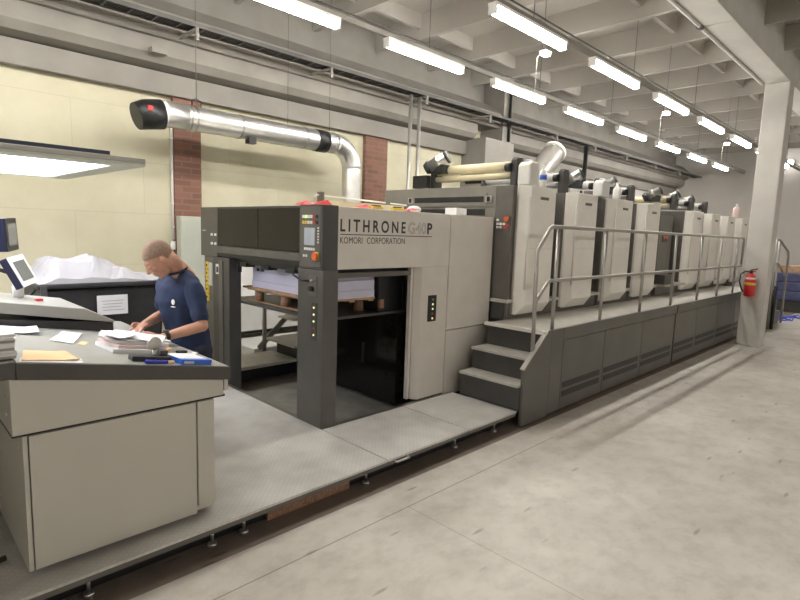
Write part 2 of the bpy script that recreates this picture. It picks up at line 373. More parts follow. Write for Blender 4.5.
# small hook on the left girder
tag(MB().box(2.45, 2.62, 6.5, 6.615, 3.66, 3.72).build('steel_bracket', 'beam'), 'small steel bracket fixed to the left wall girder above the duct end', 'bracket')
# hanging wires of the duct
# ventilation duct
RD = .143; DY = 6.33
dt = thing('ventilation_duct', 'silver galvanised ventilation duct along the yellow wall, bending down behind the press', 'duct', (3.4, DY, 2.95))
ZD = 2.972
pts = []; rs = []; x = 2.72
while x < 4.90: pts += [(x, DY, ZD), (x+.014, DY, ZD)]; rs += [RD, RD*(.93)]; x += .03
MB().tube(pts, rs, 28).build('straight_run', 'duct', dt)
MB().tube([(2.42, DY, ZD-.01), (2.5, DY, ZD), (2.74, DY, ZD)], [RD*1.0]*3, 28).build('end_section', 'duct', dt)
MB().tube([(2.46, DY-.01, ZD-.012), (2.50, DY-.01, ZD-.012)], RD*1.05, 28).build('white_cuff', 'white', dt)
MB().tube([(2.20, DY, ZD-.08), (2.30, DY, ZD-.045), (2.47, DY, ZD-.015)], [RD*1.0, RD*1.12, RD*1.13], 28).build('black_sleeve', 'black', dt)
B(2.27, 2.32, DY-RD*1.14, DY-RD*1.0, ZD-.02, ZD+.03).build('red_tag', 'red', dt)
MB().tube([(4.56, DY, ZD), (4.74, DY, ZD)], RD*1.06, 28).build('black_collar', 'black', dt)
for xx in (2.76, 2.83, 3.4, 4.35, 4.85): MB().tube([(xx, DY, ZD), (xx+.02, DY, ZD)], RD*1.035, 28).build('joint_ring', 'steel', dt)
pts = []
for i in range(13):
    a = PI/2*i/12; pts.append((4.90+.33*math.sin(a), DY, ZD-.33*(1-math.cos(a))))
MB().tube(pts, [RD*(1 if i % 2 else .975) for i in range(13)], 28).build('elbow', 'duct', dt)
pts = []; rs = []; z = ZD-.325
while z > 1.5: pts += [(5.23, DY, z), (5.23, DY, z-.014)]; rs += [RD*.99, RD*.95]; z -= .028
MB().tube(pts, rs, 28).build('drop_section', 'duct', dt)
MB().tube([(2.82, DY, ZD+RD-.01), (2.82, DY, ZD+RD+.06), (2.87, DY, ZD+RD+.09), (2.93, DY, ZD+RD+.06), (2.93, DY, ZD+RD-.01)], .008, 8).build('hanger_ring', 'black', dt)
B(3.50, 3.60, DY-.10, DY+.0, ZD-RD-.05, ZD-RD+.03).build('drain_stub', 'black', dt)
for i, (x, l) in enumerate(((2.875, 'thin hanger wire above the black-capped end of the wall duct'), (4.12, 'thin hanger wire above the middle of the wall duct'), (4.81, 'thin hanger wire above the black collar of the wall duct'))):
    tag(MB().tube([(x, DY-.0, 5.0), (x, DY-.0, ZD+RD)], .006 if i == 0 else .004, 6).build('hanger_wire', 'wire'), l, 'wire')
# second, open flexible duct
d2 = thing('exhaust_hose', 'short slanted silver flexible hose with an open end above the first printing tower', 'duct', (8.4, 5.0, 2.6))
pts = []; rs = []
a = Vector((7.9, 5.0, 2.50)); bb = Vector((8.72, 5.0, 3.22))
for i in range(41):
    t = i/40; pts.append(tuple(a+(bb-a)*t)); rs.append(.175 if i % 2 else .19)
MB().tube(pts, rs, 24, caps=False).build('corrugated_hose', 'rail', d2)
MB().tube([(7.9, 5.0, 2.272), (7.9, 5.0, 2.52)], .17, 20).build('collar', 'rail', d2)
dirv = (bb-a).normalized()
MB().tube([tuple(bb-dirv*.03), tuple(bb+dirv*.03)], [.205, .205], 24).build('end_grille', 'translucent', d2)

# ------------------------------------------------------------------ lights
def tracks(y, x0, x1, side, key):
    t = thing('light_track', 'long grey lighting track hung %s' % side, 'lighting track', (8, y, 3.98))
    B(x0, x1, y-.025, y+.025, 3.975, 4.03).build('rail', 'beam', t)
    MB().tube([(x0, y-.05, 4.05), (x1, y-.05, 4.05)], .009, 6).build('cable', 'tray', t)
    x = 5.2
    while x < x1:
        MB().tube([(x, y, 4.04), (x, y, 4.99)], .005, 6).build('wire', 'wire', t); x += 2.62
    return t
tracks(4.82, -8.5, XF-.1, 'above the left side of the press', 0)
tracks(3.33, -8.5, XF-.1, 'over the walkway in front of the printing towers', 1)
tracks(-8.0, -8.5, XF-.1, 'in the farthest bay by the right wall', 3)

def lamp():
    r = thing('tube_lamp', 'x', 'lamp', (0, 0, 0))
    B(0, 1.4, -.05, .05, .045, .075).build('housing', 'white', r)
    MB().prism([(-.038, .044), (-.042, .0), (-.026, -.03), (.026, -.03), (.042, 0), (.038, .044)], 'x', .03, 1.37).build('diffuser', 'lamp', r)
    B(0, .03, -.044, .044, -.032, .045).build('end_cap', 'white', r); B(1.37, 1.4, -.044, .044, -.032, .045).build('end_cap', 'white', r)
    return r
lp = None
ordn = ['nearest to the camera and cut by the top edge', 'second', 'third', 'fourth', 'fifth', 'sixth', 'seventh', 'eighth']
seq = [(4.82, -2, 'left'), (4.82, -1, 'left')]+[(4.82, i, 'left') for i in range(0, 7)]+[(3.33, -2, 'right'), (3.33, -1, 'right')]+[(3.33, i, 'right') for i in range(0, 7)]+[(y, i, 'bay') for y in (-8.0,) for i in range(-6, 7)]+[(y, i, 'back') for y in (4.82, 3.33) for i in (-5, -4, -3)]
words = {-2: 'behind the camera side', -1: 'first', 0: 'second', 1: 'third', 2: 'fourth', 3: 'fifth', 4: 'sixth', 5: 'seventh', 6: 'eighth'}
wr = {-2: '', -1: '', 0: 'first', 1: 'second', 2: 'third', 3: 'fourth', 4: 'fifth', 5: 'sixth', 6: 'seventh'}
for (y, i, sd) in seq:
    w = (words if sd == 'left' else wr).get(i, '') if sd not in ('bay', 'back') else ''
    lab = 'glowing tube lamp, %s from the camera end in the %s row' % (w, 'left' if sd == 'left' else 'right')
    nth = ['first', 'second', 'third', 'fourth', 'fifth', 'sixth', 'seventh', 'eighth', 'ninth', 'tenth', 'eleventh', 'twelfth', 'thirteenth']
    if sd == 'bay': lab = 'tube lamp of the row in the bay by the right wall, %s along its row' % nth[i+6]
    elif sd == 'back': lab = 'tube lamp of the %s row, %s from the back wall behind the camera' % ('left' if y > 4 else 'right', nth[i+5])
    elif w in ('', 'behind the camera side'): lab = 'glowing tube lamp of the %s row, out of view behind the camera, number %s' % (sd, 'two back' if i == -2 else 'one back')
    loc = (4.46+2.1*i, y, 3.9)
    if lp is None:
        lp = lamp(); lp.location = loc; lp['label'] = lab; lp['group'] = 'tube lamps under the two lighting tracks'; o = lp
    else: o = dup(lp, loc, lab)
for i, (x, y, z, l) in enumerate(((5.85, 3.56, 3.88, 'nearest'), (9.8, 3.56, 3.88, 'middle'), (13.5, 3.58, 3.88, 'farthest'))):
    # small emergency lamps hung between the two rows
    r = thing('emergency_lamp', 'small white emergency lamp between the tube rows, %s of the three' % l, 'lamp', (x, y, z), 'small emergency lamps between the tube rows')
    B(x-.06, x+.06, y-.04, y+.04, z-.02, z+.015).build('lens', 'lamp3', r, bev=.01)
    B(x-.065, x+.065, y-.045, y+.045, z+.016, z+.03).build('housing', 'white', r)
    MB().tube([(x-.05, y, z+.03), (x-.05, y, 4.99)], .004, 6).build('wire', 'wire', r)
    MB().tube([(x-.06, y, z+.02), (x-.09, y+.05, z-.05), (x-.10, y+.05, z-.55)], .004, 6).build('hanging_cable', 'panel', r)
r = thing('wall_spotlight', 'small bright round spotlight on the far wall right of the pillar', 'lamp', (20.3, 3.6, 4.24))
MB().ball((20.3, 3.6, 4.24), .09).build('bulb', 'lamp3', r)
B(20.36, 20.49, 3.52, 3.68, 4.18, 4.32).build('bracket', 'beam', r)

# ------------------------------------------------------------------ plate walkway near the delivery
pw = thing('tread_plate_platform', 'low platform of grey diamond tread plates on small feet in front of the delivery', 'platform', (2.5, 2.6, 0))
def plate(x0, x1, y0, y1, lbl=None):
    o = B(x0, x1, y0, y1, .145, .16).build('plate', 'diamond', pw)
    return o
plate(-1.2, 2.505, 2.57, 5.75); plate(2.515, 3.42, 2.57, 3.33); plate(3.428, 4.13, 2.57, 3.33)
B(-1.2, 4.12, 2.575, 2.60, .115, .145).build('edge_beam', 'fascia', pw)
B(-1.2, 4.12, 2.70, 2.72, .001, .144).build('skirt', 'black', pw)
B(-1.2, 4.1, 2.9, 2.94, .08, .145).build('under_beam', 'darkgrey', pw)
for x in (-.3, .65, 1.26, 1.45, 2.38, 3.35, 3.9):
    f = MB().tube([(x, 2.65, .02), (x, 2.65, .1)], .009, 8).build('foot', 'steel', pw)
    MB().tube([(x, 2.65, .0005), (x, 2.65, .02)], .025, 14).build('foot_pad', 'steel', f)
MB().tube([(2.58, 2.582, .13), (2.59, 2.555, .13), (2.71, 2.555, .13), (2.72, 2.582, .13)], .008, 8).build('pull_handle', 'steel', pw)
tag(B(1.62, 2.25, 2.672, 2.698, 0.001, .10).build('timber_beam', 'chip'), 'reddish brown timber beam lying under the tread plates', 'timber')
# ------------------------------------------------------------------ control console
cs = thing('control_console', 'large light grey press control console with a sloping dark-edged table', 'console', (.9, 3.5, .16))
def tz(x): return 1.156-.172*(x-.374)
YC = 2.70
MB().prism([(.40, .826), (1.358, .826), (1.358, tz(1.358)-.075), (.40, tz(.40)-.075)], 'y', YC, 4.43).build('upper_body', 'console', cs, bev=.004)
MB().prism([(.435, .19), (.452, .19), (.452, .816), (.435, .816)], 'y', YC+.002, 4.4).box(.452, 1.305, YC+.03, 4.4, .19, .826).build('lower_body', 'console', cs)
B(.458, 1.202, YC, YC+.028, .19, .814).build('side_door', 'console', cs, bev=.003)
B(1.210, 1.303, YC, YC+.028, .225, .814).build('side_strip', 'console', cs, bev=.003)
B(.40, 1.37, YC+.01, 4.40, .816, .827).build('shadow_gap', 'black', cs)
MB().prism([(.425, tz(.425)), (1.395, tz(1.395)), (1.395, tz(1.395)-.072), (.425, tz(.425)-.072)], 'y', YC-.012, 4.45).build('tabletop', 'tableedge', cs, bev=.004)
MB().prism([(.43, tz(.43)+.0003), (1.385, tz(1.385)+.0003), (1.385, tz(1.385)+.003), (.43, tz(.43)+.003)], 'y', YC-.004, 4.44).build('table_surface', 'tabletop', cs)
B(-.8, .424, YC-.008, 4.45, tz(.42)-.070, tz(.42)+.002).build('rear_shelf', 'tableedge', cs, bev=.004)
B(-.79, .424, YC, 4.44, tz(.42)+.002, tz(.42)+.004).build('rear_surface', 'tabletop', cs)
B(-.6, .44, 3.4, 4.3, .21, tz(.42)-.07).build('rear_body', 'console', cs)
for (x, y) in ((.56, 2.85), (1.2, 2.80), (.5, 4.3), (1.2, 4.3)):
    f = MB().tube([(x, y, .172), (x, y, .195)], .03, 14).build('foot', 'black', cs)
    MB().tube([(x, y, .1602), (x, y, .178)], .036, 14).build('foot_disc', 'steel', f)
MB().prism([(1.364, .85), (1.386, .85), (1.386, tz(1.386)-.075), (1.364, tz(1.364)-.075)], 'y', YC+.005, 4.42).build('edge_strip', 'console', cs)
B(1.356, 1.366, YC+.012, 4.40, .85, tz(1.366)-.076).build('strip_gap', 'black', cs)
# -x face screws
mb = MB()
for z in (.98, .90): mb.tube([(.396, 2.80, z), (.401, 2.80, z)], .008, 8)
for z in (.74,): mb.tube([(.431, 2.80, z), (.436, 2.80, z)], .008, 8)
mb.build('screw', 'steel', cs)
tag(MB().tube([(-.6, 3.1, .175), (-.2, 2.9, .18), (.1, 3.0, .19), (.3, 3.2, .185), (.2, 3.5, .18), (-.2, 3.3, .2), (.1, 2.85, .18), (.38, 2.92, .178)], .014, 8).build('cable', 'dark'), 'tangle of dark cables on the tread plate behind the console foot', 'cable')
# scanner hood on the console table
sh = thing('scanner_unit', 'long light grey scanner bar with a wedge end and black base on the console table', 'scanner', (.9, 3.9, tz(.9)+.004))
def hz(x, h): return tz(x)+.004+h
MB().prism([(.0, tz(.42)+.006), (.42, tz(.42)+.006), (1.142, hz(1.142, 0.001)), (1.142, hz(1.142, .064)), (.0, hz(.36, .07))], 'y', 3.802, 4.40).build('base', 'grime', sh)
MB().prism([(.0, hz(.36, .072)), (.45, hz(.45, .072)), (1.15, hz(1.15, .064)), (1.15, hz(1.15, .078)), (.98, hz(.98, .140)), (.45, hz(.45, .138)), (.0, hz(.38, .14))], 'y', 3.80, 4.42).build('cover', 'tabletop', sh, bev=.006)
# overhead viewing canopy
cn = thing('viewing_light_canopy', 'large grey overhead viewing light panel above the console, glowing underneath', 'lamp', (.3, 4.3, 2.1))
B(-1.2, 1.24, 3.43, 5.2, 2.10, 2.13).build('housing', 'tabletop', cn, bev=.004)
MB().box(-1.2, 1.24, 3.43, 3.60, 2.085, 2.10).box(-1.2, 1.24, 5.12, 5.2, 2.085, 2.10).box(1.10, 1.24, 3.60, 5.12, 2.085, 2.10).build('frame', 'cabinet', cn)
B(-1.15, 1.09, 3.62, 5.10, 2.092, 2.099).build('diffuser', 'lamp2', cn)
B(-1.2, 1.08, 3.55, 3.66, 2.13, 2.165).build('ballast_bar', 'navy', cn)
MB().box(-1.2, 1.12, 3.9, 5.0, 2.13, 2.18).build('top_tray', 'cabinet', cn)
for x in (.45, .85): B(x, x+.10, 3.95, 4.05, 2.18, 2.20).build('clip', 'black', cn)
for y in (3.9, 4.8): MB().tube([(-.9, y, 1.1), (-.9, y, 2.1)], .03).build('post', 'rail', cn)
# monitors
def monitor(name, label, c, nrm, up, w, h, frame_m, scr_m, th=.05):
    c = Vector(c); n_ = Vector(nrm).normalized(); up = Vector(up); up = (up-n_*up.dot(n_)).normalized(); rt = up.cross(n_)
    t = thing(name, label, 'monitor', tuple(c))
    MB().obox(c-n_*th/2, rt*w/2, up*h/2, n_*th/2).build('casing', 'navy', t, bev=.004)
    MB().obox(c+n_*.003, rt*w/2, up*h/2, n_*.003).build('bezel', frame_m, t, bev=.001)
    MB().obox(c+n_*.007, rt*(w/2-.035), up*(h/2-.035), n_*.0015).build('screen', scr_m, t)
    return t, rt, up, n_
monitor('monitor', 'black flat monitor above the white-framed one at the left edge', (.675, 4.179, 1.648), (.925, -.378, .043), (-.048, -.004, .999), .255, .205, 'black', 'screen2')
monitor('touch_screen', 'white-framed tilted touch screen under the black monitor', (.719, 4.142, 1.421), (.788, -.46, .409), (-.384, .151, .911), .245, .20, 'white', 'screen2', .045)
ma = thing('monitor_stand', 'dark metal arm holding the two monitors behind the console', 'stand', (.45, 4.25, 1.2))
MB().tube([(.52, 4.30, 1.285), (.52, 4.30, 1.68)], .018).box(.46, .58, 4.25, 4.35, 1.262, 1.285).build('post', 'black', ma)
MB().tube([(.52, 4.30, 1.46), (.665, 4.175, 1.40)], .013).build('bracket', 'black', ma)
MB().tube([(.52, 4.30, 1.65), (.62, 4.205, 1.645)], .013).build('bracket', 'black', ma)
# cup with pens behind the scanner
cup = thing('pen_cup', 'white cup with pens standing on the scanner cover near the bin', 'cup', (.70, 4.2, hz(.70, .141)))
z0 = hz(.70, .141)
MB().lathe((.70, 4.2, z0), [(.03, 0), (.034, .06), (.034, .07), (.03, .07), (.026, .01)], 16).build('cup', 'white', cup)
for i, (dx, dy, mm) in enumerate(((-.018, 0, 'white'), (.0, .012, 'pink'), (.016, -.006, 'white'), (.006, -.016, 'bluepen'))):
    MB().tube([(.70+dx*.5, 4.2+dy*.5, z0+.012), (.70+dx*1.8, 4.2+dy*1.8, z0+.11)], .005, 8).build('pen', mm, cup)
tag(MB().box(.76, .80, 4.02, 4.06, hz(.76, .139), hz(.76, .152)).build('red_block', 'red'), 'small red block lying on the scanner cover', 'block')

# ------------------------------------------------------------------ things on the console table
def sheet(name, label, cat, pts, m, th=.002, lift=.005, curl=0.0, group=None, base=0.0):
    # pts : four (x, y) corners on the sloping table
    mb = MB(); nn = 8; vs = []
    for lay in (0, 1):
        for i in range(nn+1):
            for j in range(nn+1):
                u, v = i/nn, j/nn
                x = (pts[0][0]*(1-u)+pts[1][0]*u)*(1-v)+(pts[3][0]*(1-u)+pts[2][0]*u)*v
                y = (pts[0][1]*(1-u)+pts[1][1]*u)*(1-v)+(pts[3][1]*(1-u)+pts[2][1]*u)*v
                c = curl*(max(0, u-.5)*2)**2+curl*.5*(max(0, .4-v)*2)**2+(.3*curl*math.sin(u*5+v*3)**2)
                vs.append((x, y, tz(max(x, .42))+lift+base+c+lay*th))
    q = (nn+1)**2; fs = []
    for i in range(nn):
        for j in range(nn):
            a = i*(nn+1)+j; fs.append((a, a+1, a+nn+2, a+nn+1)); fs.append((a+q, a+nn+1+q, a+nn+2+q, a+1+q))
    for k in range(nn):
        for (a, b_) in ((k, k+1), (nn*(nn+1)+k, nn*(nn+1)+k+1), (k*(nn+1), (k+1)*(nn+1)), (k*(nn+1)+nn, (k+1)*(nn+1)+nn)):
            fs.append((a, b_, b_+q, a+q))
    mb.add(vs, fs)
    return tag(mb.build(name, m), label, cat, group)
sheet('card', 'small white folded card lying alone in the middle of the console table', 'card', [(.764, 3.216), (.901, 3.58), (.81, 3.63), (.679, 3.319)], 'paper', .003, curl=.006)
sheet('card', 'orange edged slip peeking out under the folded white card', 'card', [(.79, 3.24), (.84, 3.34), (.87, 3.33), (.82, 3.21)], 'manila', .0012, lift=.0035)
sheet('paper_sheet', 'white curled sheet lying left on the table in front of the scanner', 'paper', [(.44, 3.50), (.669, 3.483), (.708, 3.758), (.46, 3.76)], 'paper', .002, curl=.012)
sheet('folder', 'orange brown manila envelope at the front edge of the console table', 'envelope', [(.45, 2.715), (.675, 2.74), (.67, 2.96), (.5, 2.963)], 'manila', .004, curl=.004)
sheet('paper_sheet', 'white sheet under the manila envelope', 'paper', [(.44, 2.70), (.68, 2.70), (.70, 2.80), (.46, 2.80)], 'paper', .0012, lift=.0036)
# stack of printed booklets at far left
for i in range(9):
    dx = random.uniform(-.006, .006); w = i*.0085
    x1 = .438+dx; zb = tz(.40)+.0075+w*1.35
    labs = ['bottom', 'second lowest', 'third lowest', 'fourth lowest', 'middle', 'fourth from top', 'third from top', 'second from top', 'topmost']
    MBo = MB().box(.15+dx, x1, 2.74+random.uniform(-.01, .006), 2.98, zb, zb+.011)
    tag(MBo.build('booklet', 'paper' if i % 3 else 'tabletop', bev=.001), 'white booklet in the pile at the left table edge, %s of them' % labs[i], 'booklet', 'booklets piled at the left table edge')
# the pile under the printer's hands
def tbox(x, y, w, d, h, base, ang):
    u = Vector((math.cos(ang), math.sin(ang), -.172*math.cos(ang))); v = Vector((-math.sin(ang), math.cos(ang), .172*math.sin(ang)))
    u.normalize(); v.normalize(); nn = u.cross(v)
    c = Vector((x, y, tz(x)+.004+base+h/2+.0005))
    return MB().obox(c, u*w/2, v*d/2, nn*h/2)
px, py = 1.03, 3.12
lab = ['lowest', 'second', 'third', 'uppermost']
for i, (h, mm, a) in enumerate(((.02, 'paper', .08), (.014, 'pink', .14), (.016, 'paper', .0), (.008, 'paper', .22))):
    tag(tbox(px+.02*i, py+.03*i, .30-.01*i, .24, h, sum((.020, .014, .016, .008)[:i])+.001*i, a).build('paper_bundle', mm, bev=.001), '%s paper bundle of the pile under the hands of the man' % lab[i], 'paper', 'paper bundles under the hands of the man')
sheet('paper_sheet', 'loose white sheet spread beneath the hands of the man', 'paper', [(.93, 3.22), (1.14, 2.98), (1.27, 3.26), (1.05, 3.46)], 'paper', .002, curl=.004, base=.0615)
sheet('paper_sheet', 'crumpled white sheet hanging over the left side of the paper pile', 'paper', [(.86, 3.12), (1.0, 3.0), (1.10, 3.28), (.95, 3.38)], 'paper', .002, curl=.02, base=.062)
# black hand device with round grey dial
dv = thing('hand_densitometer', 'black hand-held measuring device with a round grey knob beside the blue marker', 'tool', (1.0, 2.83, tz(1.0)+.004))
tbox(1.01, 2.80, .20, .06, .026, 0, .06).build('body', 'black', dv, bev=.005)
tbox(1.08, 2.82, .045, .04, .03, .0265, .06).build('head', 'dark', dv, bev=.008)
kc = Vector((1.055, 2.865, tz(1.055)+.085))
MB().tube([kc-Vector((0, .012, .0)), kc+Vector((0, .012, .0))], .036, 24).build('dial', 'steel', dv, bev=.004)
MB().tube([kc-Vector((0, 0, .03)), kc-Vector((0, .01, .08))], .014, 12).build('stem', 'steel', dv)
mk = thing('marker_pen', 'blue marker pen with a pale cap at the table front', 'marker', (1.02, 2.76, tz(1.02)+.01))
MB().tube([(.955, 2.715, tz(.955)+.013), (1.065, 2.72, tz(1.065)+.013)], .010, 12).build('barrel', 'bluepen', mk)
MB().tube([(1.065, 2.72, tz(1.065)+.013), (1.098, 2.722, tz(1.098)+.013)], .0085, 12).build('cap', 'manila', mk)
bx = thing('blue_box', 'flat blue and white box on the right corner of the console table', 'box', (1.22, 2.82, tz(1.22)+.004))
tbox(1.205, 2.80, .17, .19, .026, 0, .08).build('box', 'blue', bx, bev=.001)
tbox(1.203, 2.815, .16, .155, .001, .0262, .08).build('white_lid_print', 'paper', bx)
tbox(1.17, 2.7015, .055, .0015, .012, .006, .08).build('pale_print', 'cabinet', bx)
for i, (x, y, mm, l) in enumerate(((1.17, 2.99, 'steel', 'small steel clip behind the blue box'), (1.28, 3.06, 'black', 'black clip near the right table edge behind the blue box'), (1.33, 3.0, 'white', 'tiny white tag at the right table edge'))):
    tag(tbox(x, y, .07, .03, .014, 0, .5*i).build('clip', mm, bev=.003), l, 'clip')
tag(tbox(1.15, 2.92, .025, .02, .05, 0, .3).build('brass_weight', 'manila', bev=.003), 'small brass coloured weight beside the measuring device', 'weight')

# ------------------------------------------------------------------ waste container
bn = thing('waste_container', 'large black plastic wheeled waste container behind the console', 'bin', (1.45, 5.2, 0.16))
y0 = 4.92
def frus(x0, x1, ya, yb, za, zb, ins):
    v = [(x0+ins, ya+ins, za), (x1-ins, ya+ins, za), (x1-ins, yb-ins, za), (x0+ins, yb-ins, za), (x0, ya, zb), (x1, ya, zb), (x1, yb, zb), (x0, yb, zb)]
    return MB().add(v, [(0, 1, 2, 3), (4, 5, 6, 7), (0, 1, 5, 4), (1, 2, 6, 5), (2, 3, 7, 6), (3, 0, 4, 7)])
frus(.965, 1.925, y0, 5.70, .24, 1.20, .05).build('tub', 'bin', bn, bev=.03)
B(.94, 1.945, y0-.03, 5.72, 1.205, 1.245).build('rim', 'bin', bn, bev=.012)
for x in (1.05, 1.82):
    for y in (5.05, 5.6):
        MB().tube([(x-.02, y, .215), (x+.02, y, .215)], .05, 16).build('wheel', 'dark', bn)
MB().tube([(.935, y0+.05, 1.2), (.885, y0, 1.16), (.885, y0-.02, 1.08), (.94, y0, 1.05)], .014, 8).build('handle', 'bin', bn)
B(.955, 1.0, y0-.045, y0-.03, 1.12, 1.235).build('latch', 'dark', bn)
nb = thing('notice_sheet', 'white printed notice stuck on the front of the waste container', 'notice', (1.53, y0, 1.03))
B(1.355, 1.595, y0-.014, y0-.011, .97, 1.135).build('sheet', 'paper', nb)
mb = MB()
for i in range(4): mb.box(1.39+.01*(i % 2), 1.565-.012*(i % 3), y0-.0155, y0-.0145, 1.085-i*.026, 1.089-i*.026)
mb.build('print_lines', 'letter2', nb)
# crumpled white sheets heap
mb = MB(); nx, ny = 46, 34; vs = []
import mathutils
for lay in (0, 1):
    for i in range(nx+1):
        for j in range(ny+1):
            u, v = i/nx, j/ny
            x = .95+u*.98; y = y0-.02+v*.74
            peak = max(0, 1-abs(u-.42)/.42)**.9*.21*(1-abs(v-.38)*.9)
            p2 = max(0, 1-abs(u-.15)/.16)*.09
            nz = mathutils.noise.fractal(Vector((u*5, v*4, 2)), 1, 2, 4)*.035
            rdg = abs(mathutils.noise.noise(Vector((u*7+v*3, v*5, 7))))*.05
            edge = min(1, min(u, 1-u)*9)*min(1, min(v+.03, 1-v)*9)
            z = 1.247+(peak+p2+nz+rdg+.015)*max(edge, .1) if lay else 1.2455
            vs.append((x, y, max(z, 1.249) if lay else z))
q = (nx+1)*(ny+1); fs = []
for i in range(nx):
    for j in range(ny):
        a = i*(ny+1)+j; fs.append((a+q, a+1+q, a+ny+2+q, a+ny+1+q)); fs.append((a, a+ny+1, a+ny+2, a+1))
for i in range(nx):
    for e in (0, ny): a = i*(ny+1)+e; b_ = a+ny+1; fs.append((a, b_, b_+q, a+q))
for j in range(ny):
    for e in (0, nx): a = e*(ny+1)+j; b_ = a+1; fs.append((a, b_, b_+q, a+q))
mb.add(vs, fs)
tag(mb.build('crumpled_sheets', 'sheet'), 'heap of crumpled white sheets filling the top of the waste container', 'paper', kind='stuff')
# pale cabinet behind
cb = thing('tall_cabinet', 'tall pale green cabinet standing between brick pilaster and delivery', 'cabinet', (3.0, 6.85, 0))
B(2.86, 3.4, 6.80, 6.925, 0.03, 1.85).build('body', 'cabinet', cb, bev=.006)
B(2.87, 3.39, 6.79, 6.80, .06, 1.82).build('door', 'cabinet', cb, bev=.003)
B(2.87, 3.38, 6.82, 6.87, 0.001, .03).build('plinth', 'dark', cb)

# ------------------------------------------------------------------ sheet delivery
YD = 3.368; XD = 2.556
dl = thing('press_delivery', 'big press delivery unit with black glass front, dark corner post and lettered light side panel', 'printing press', (3.6, 4.4, 0))
B(XD+.02, 4.73, YD+.03, 5.55, 1.46, 1.915).build('upper_body', 'dark', dl, bev=.004)
B(XD+.09, 4.03, YD, YD+.03, 1.432, 1.93).build('side_panel', 'panel', dl, bev=.004)
B(4.038, 4.735, YD, YD+.03, .80, 1.93).build('side_panel', 'panel', dl, bev=.004)
B(4.038, 4.735, YD+.004, YD+.03, .13, .792).build('lower_side_panel', 'panel', dl, bev=.004)
B(XD+.12, 4.72, YD+.03, 5.5, 1.915, 1.93).build('top_cover', 'panel', dl, bev=.003)
MB().prism([(3.60, 3.50), (3.61, 3.43), (3.66, YD+.005), (4.03, YD+.005), (4.03, 3.50)], 'z', .165, 1.431).build('side_leg', 'panel', dl, bev=.004)
B(3.575, 3.60, 3.435, 3.475, .17, 1.431).build('leg_flange', 'panel', dl)
B(4.03, 4.72, YD+.04, 5.5, .02, 1.46).build('lower_body', 'dark', dl)
led = B(3.755, 3.865, YD-.008, YD+.006, .91, 1.16).build('button_strip', 'black', dl, bev=.002)
for i in range(5):
    MB().tube([(3.81, YD-.008, 1.12-.045*i), (3.81, YD-.013, 1.12-.045*i)], .010, 14).build('button', ['letter2', 'led_y', 'led_g', 'red', 'led_y'][i], led)
# lettering
text_mesh('LITHRONE', 2.683, 3.415, 1.733, 1.835, YD, 'letter', dl, 'lettering', 'large spaced dark letters', spacing=1.5, offset=.022)
text_mesh('G40', 3.45, 3.685, 1.733, 1.835, YD, 'letter2', dl, 'lettering', 'pale outlined letters', spacing=1.05, outline=True)
text_mesh('P', 3.70, 3.767, 1.733, 1.835, YD, 'letter', dl, 'lettering', 'single dark bold letter', offset=.03)
text_mesh('KOMORI', 2.683, 2.915, 1.640, 1.692, YD, 'letter', dl, 'lettering', 'small dark company lettering', spacing=1.05)
text_mesh('CORPORATION', 2.965, 3.41, 1.640, 1.692, YD, 'letter', dl, 'lettering', 'small dark lettering', spacing=1.05)
B(2.683, 3.768, YD-.0015, YD+.001, 1.708, 1.715).build('underline', 'letter', dl)
# glass front
B(XD, XD+.02, 3.67, 5.18, 1.555, 1.915).build('glass_front', 'glass', dl, bev=.003)
B(XD-.004, XD+.002, 4.40, 4.408, 1.565, 1.905).build('glass_joint', 'dark2', dl)
B(XD-.03, XD+.06, 3.67, 5.18, 1.475, 1.545).build('front_ledge', 'darkgrey', dl, bev=.008)
B(XD, XD+.06, 3.67, 5.18, 1.44, 1.475).build('under_ledge', 'black', dl)
B(XD, XD+.05, 3.67, 5.18, 1.915, 1.932).build('top_trim', 'dark', dl)
B(XD-.005, XD+.06, 5.18, 5.555, 1.432, 1.932).build('end_panel', 'darkgrey', dl, bev=.004)
for (z, y) in ((1.655, 5.30), (1.655, 5.22), (1.565, 5.30), (1.565, 5.22)):
    B(XD-.010, XD-.004, y-.02, y+.02, z-.012, z+.012).build('label', 'white', dl)
B(XD-.010, XD-.004, 5.44, 5.50, 1.69, 1.697).build('label', 'white', dl)
# control box on the corner
cx = XD-.055
cbx = B(cx, XD+.10, YD-.012, 3.665, 1.428, 1.935).build('control_box', 'dark', dl, bev=.006)
B(cx-.004, cx, 3.375, 3.645, 1.45, 1.92).build('faceplate', 'darkgrey', cbx)
B(cx-.008, cx-.004, 3.445, 3.585, 1.62, 1.755).build('display', 'screen', cbx)
cols = ['white', 'led_g', 'white', 'white', 'red', 'navy', 'yellow', 'yellow', 'white', 'white', 'red', 'black']
for r_ in range(2):
    for i in range(6):
        y = 3.60-.036*i; z = 1.842-.045*r_
        B(cx-.010, cx-.004, y-.012, y+.012, z-.012, z+.012).build('key', cols[r_*6+i], cbx)
for i in range(6):
    z = 1.755-.022*i; B(cx-.009, cx-.004, 3.395, 3.408, z-.006, z+.006).build('key', 'white', cbx)
for i in range(5):
    y = 3.575-.03*i; B(cx-.009, cx-.004, y-.010, y+.010, 1.58, 1.60).build('key', 'white', cbx)
for y in (3.59, 3.555): B(cx-.009, cx-.004, y-.009, y+.009, 1.525, 1.545).build('key', 'white', cbx)
B(cx-.012, cx-.004, 3.395, 3.44, 1.505, 1.57).build('stop_plate', 'yellow', cbx)
MB().tube([(cx-.012, 3.418, 1.537), (cx-.035, 3.418, 1.537)], [.024, .03], 18).build('emergency_stop', 'orange', cbx)
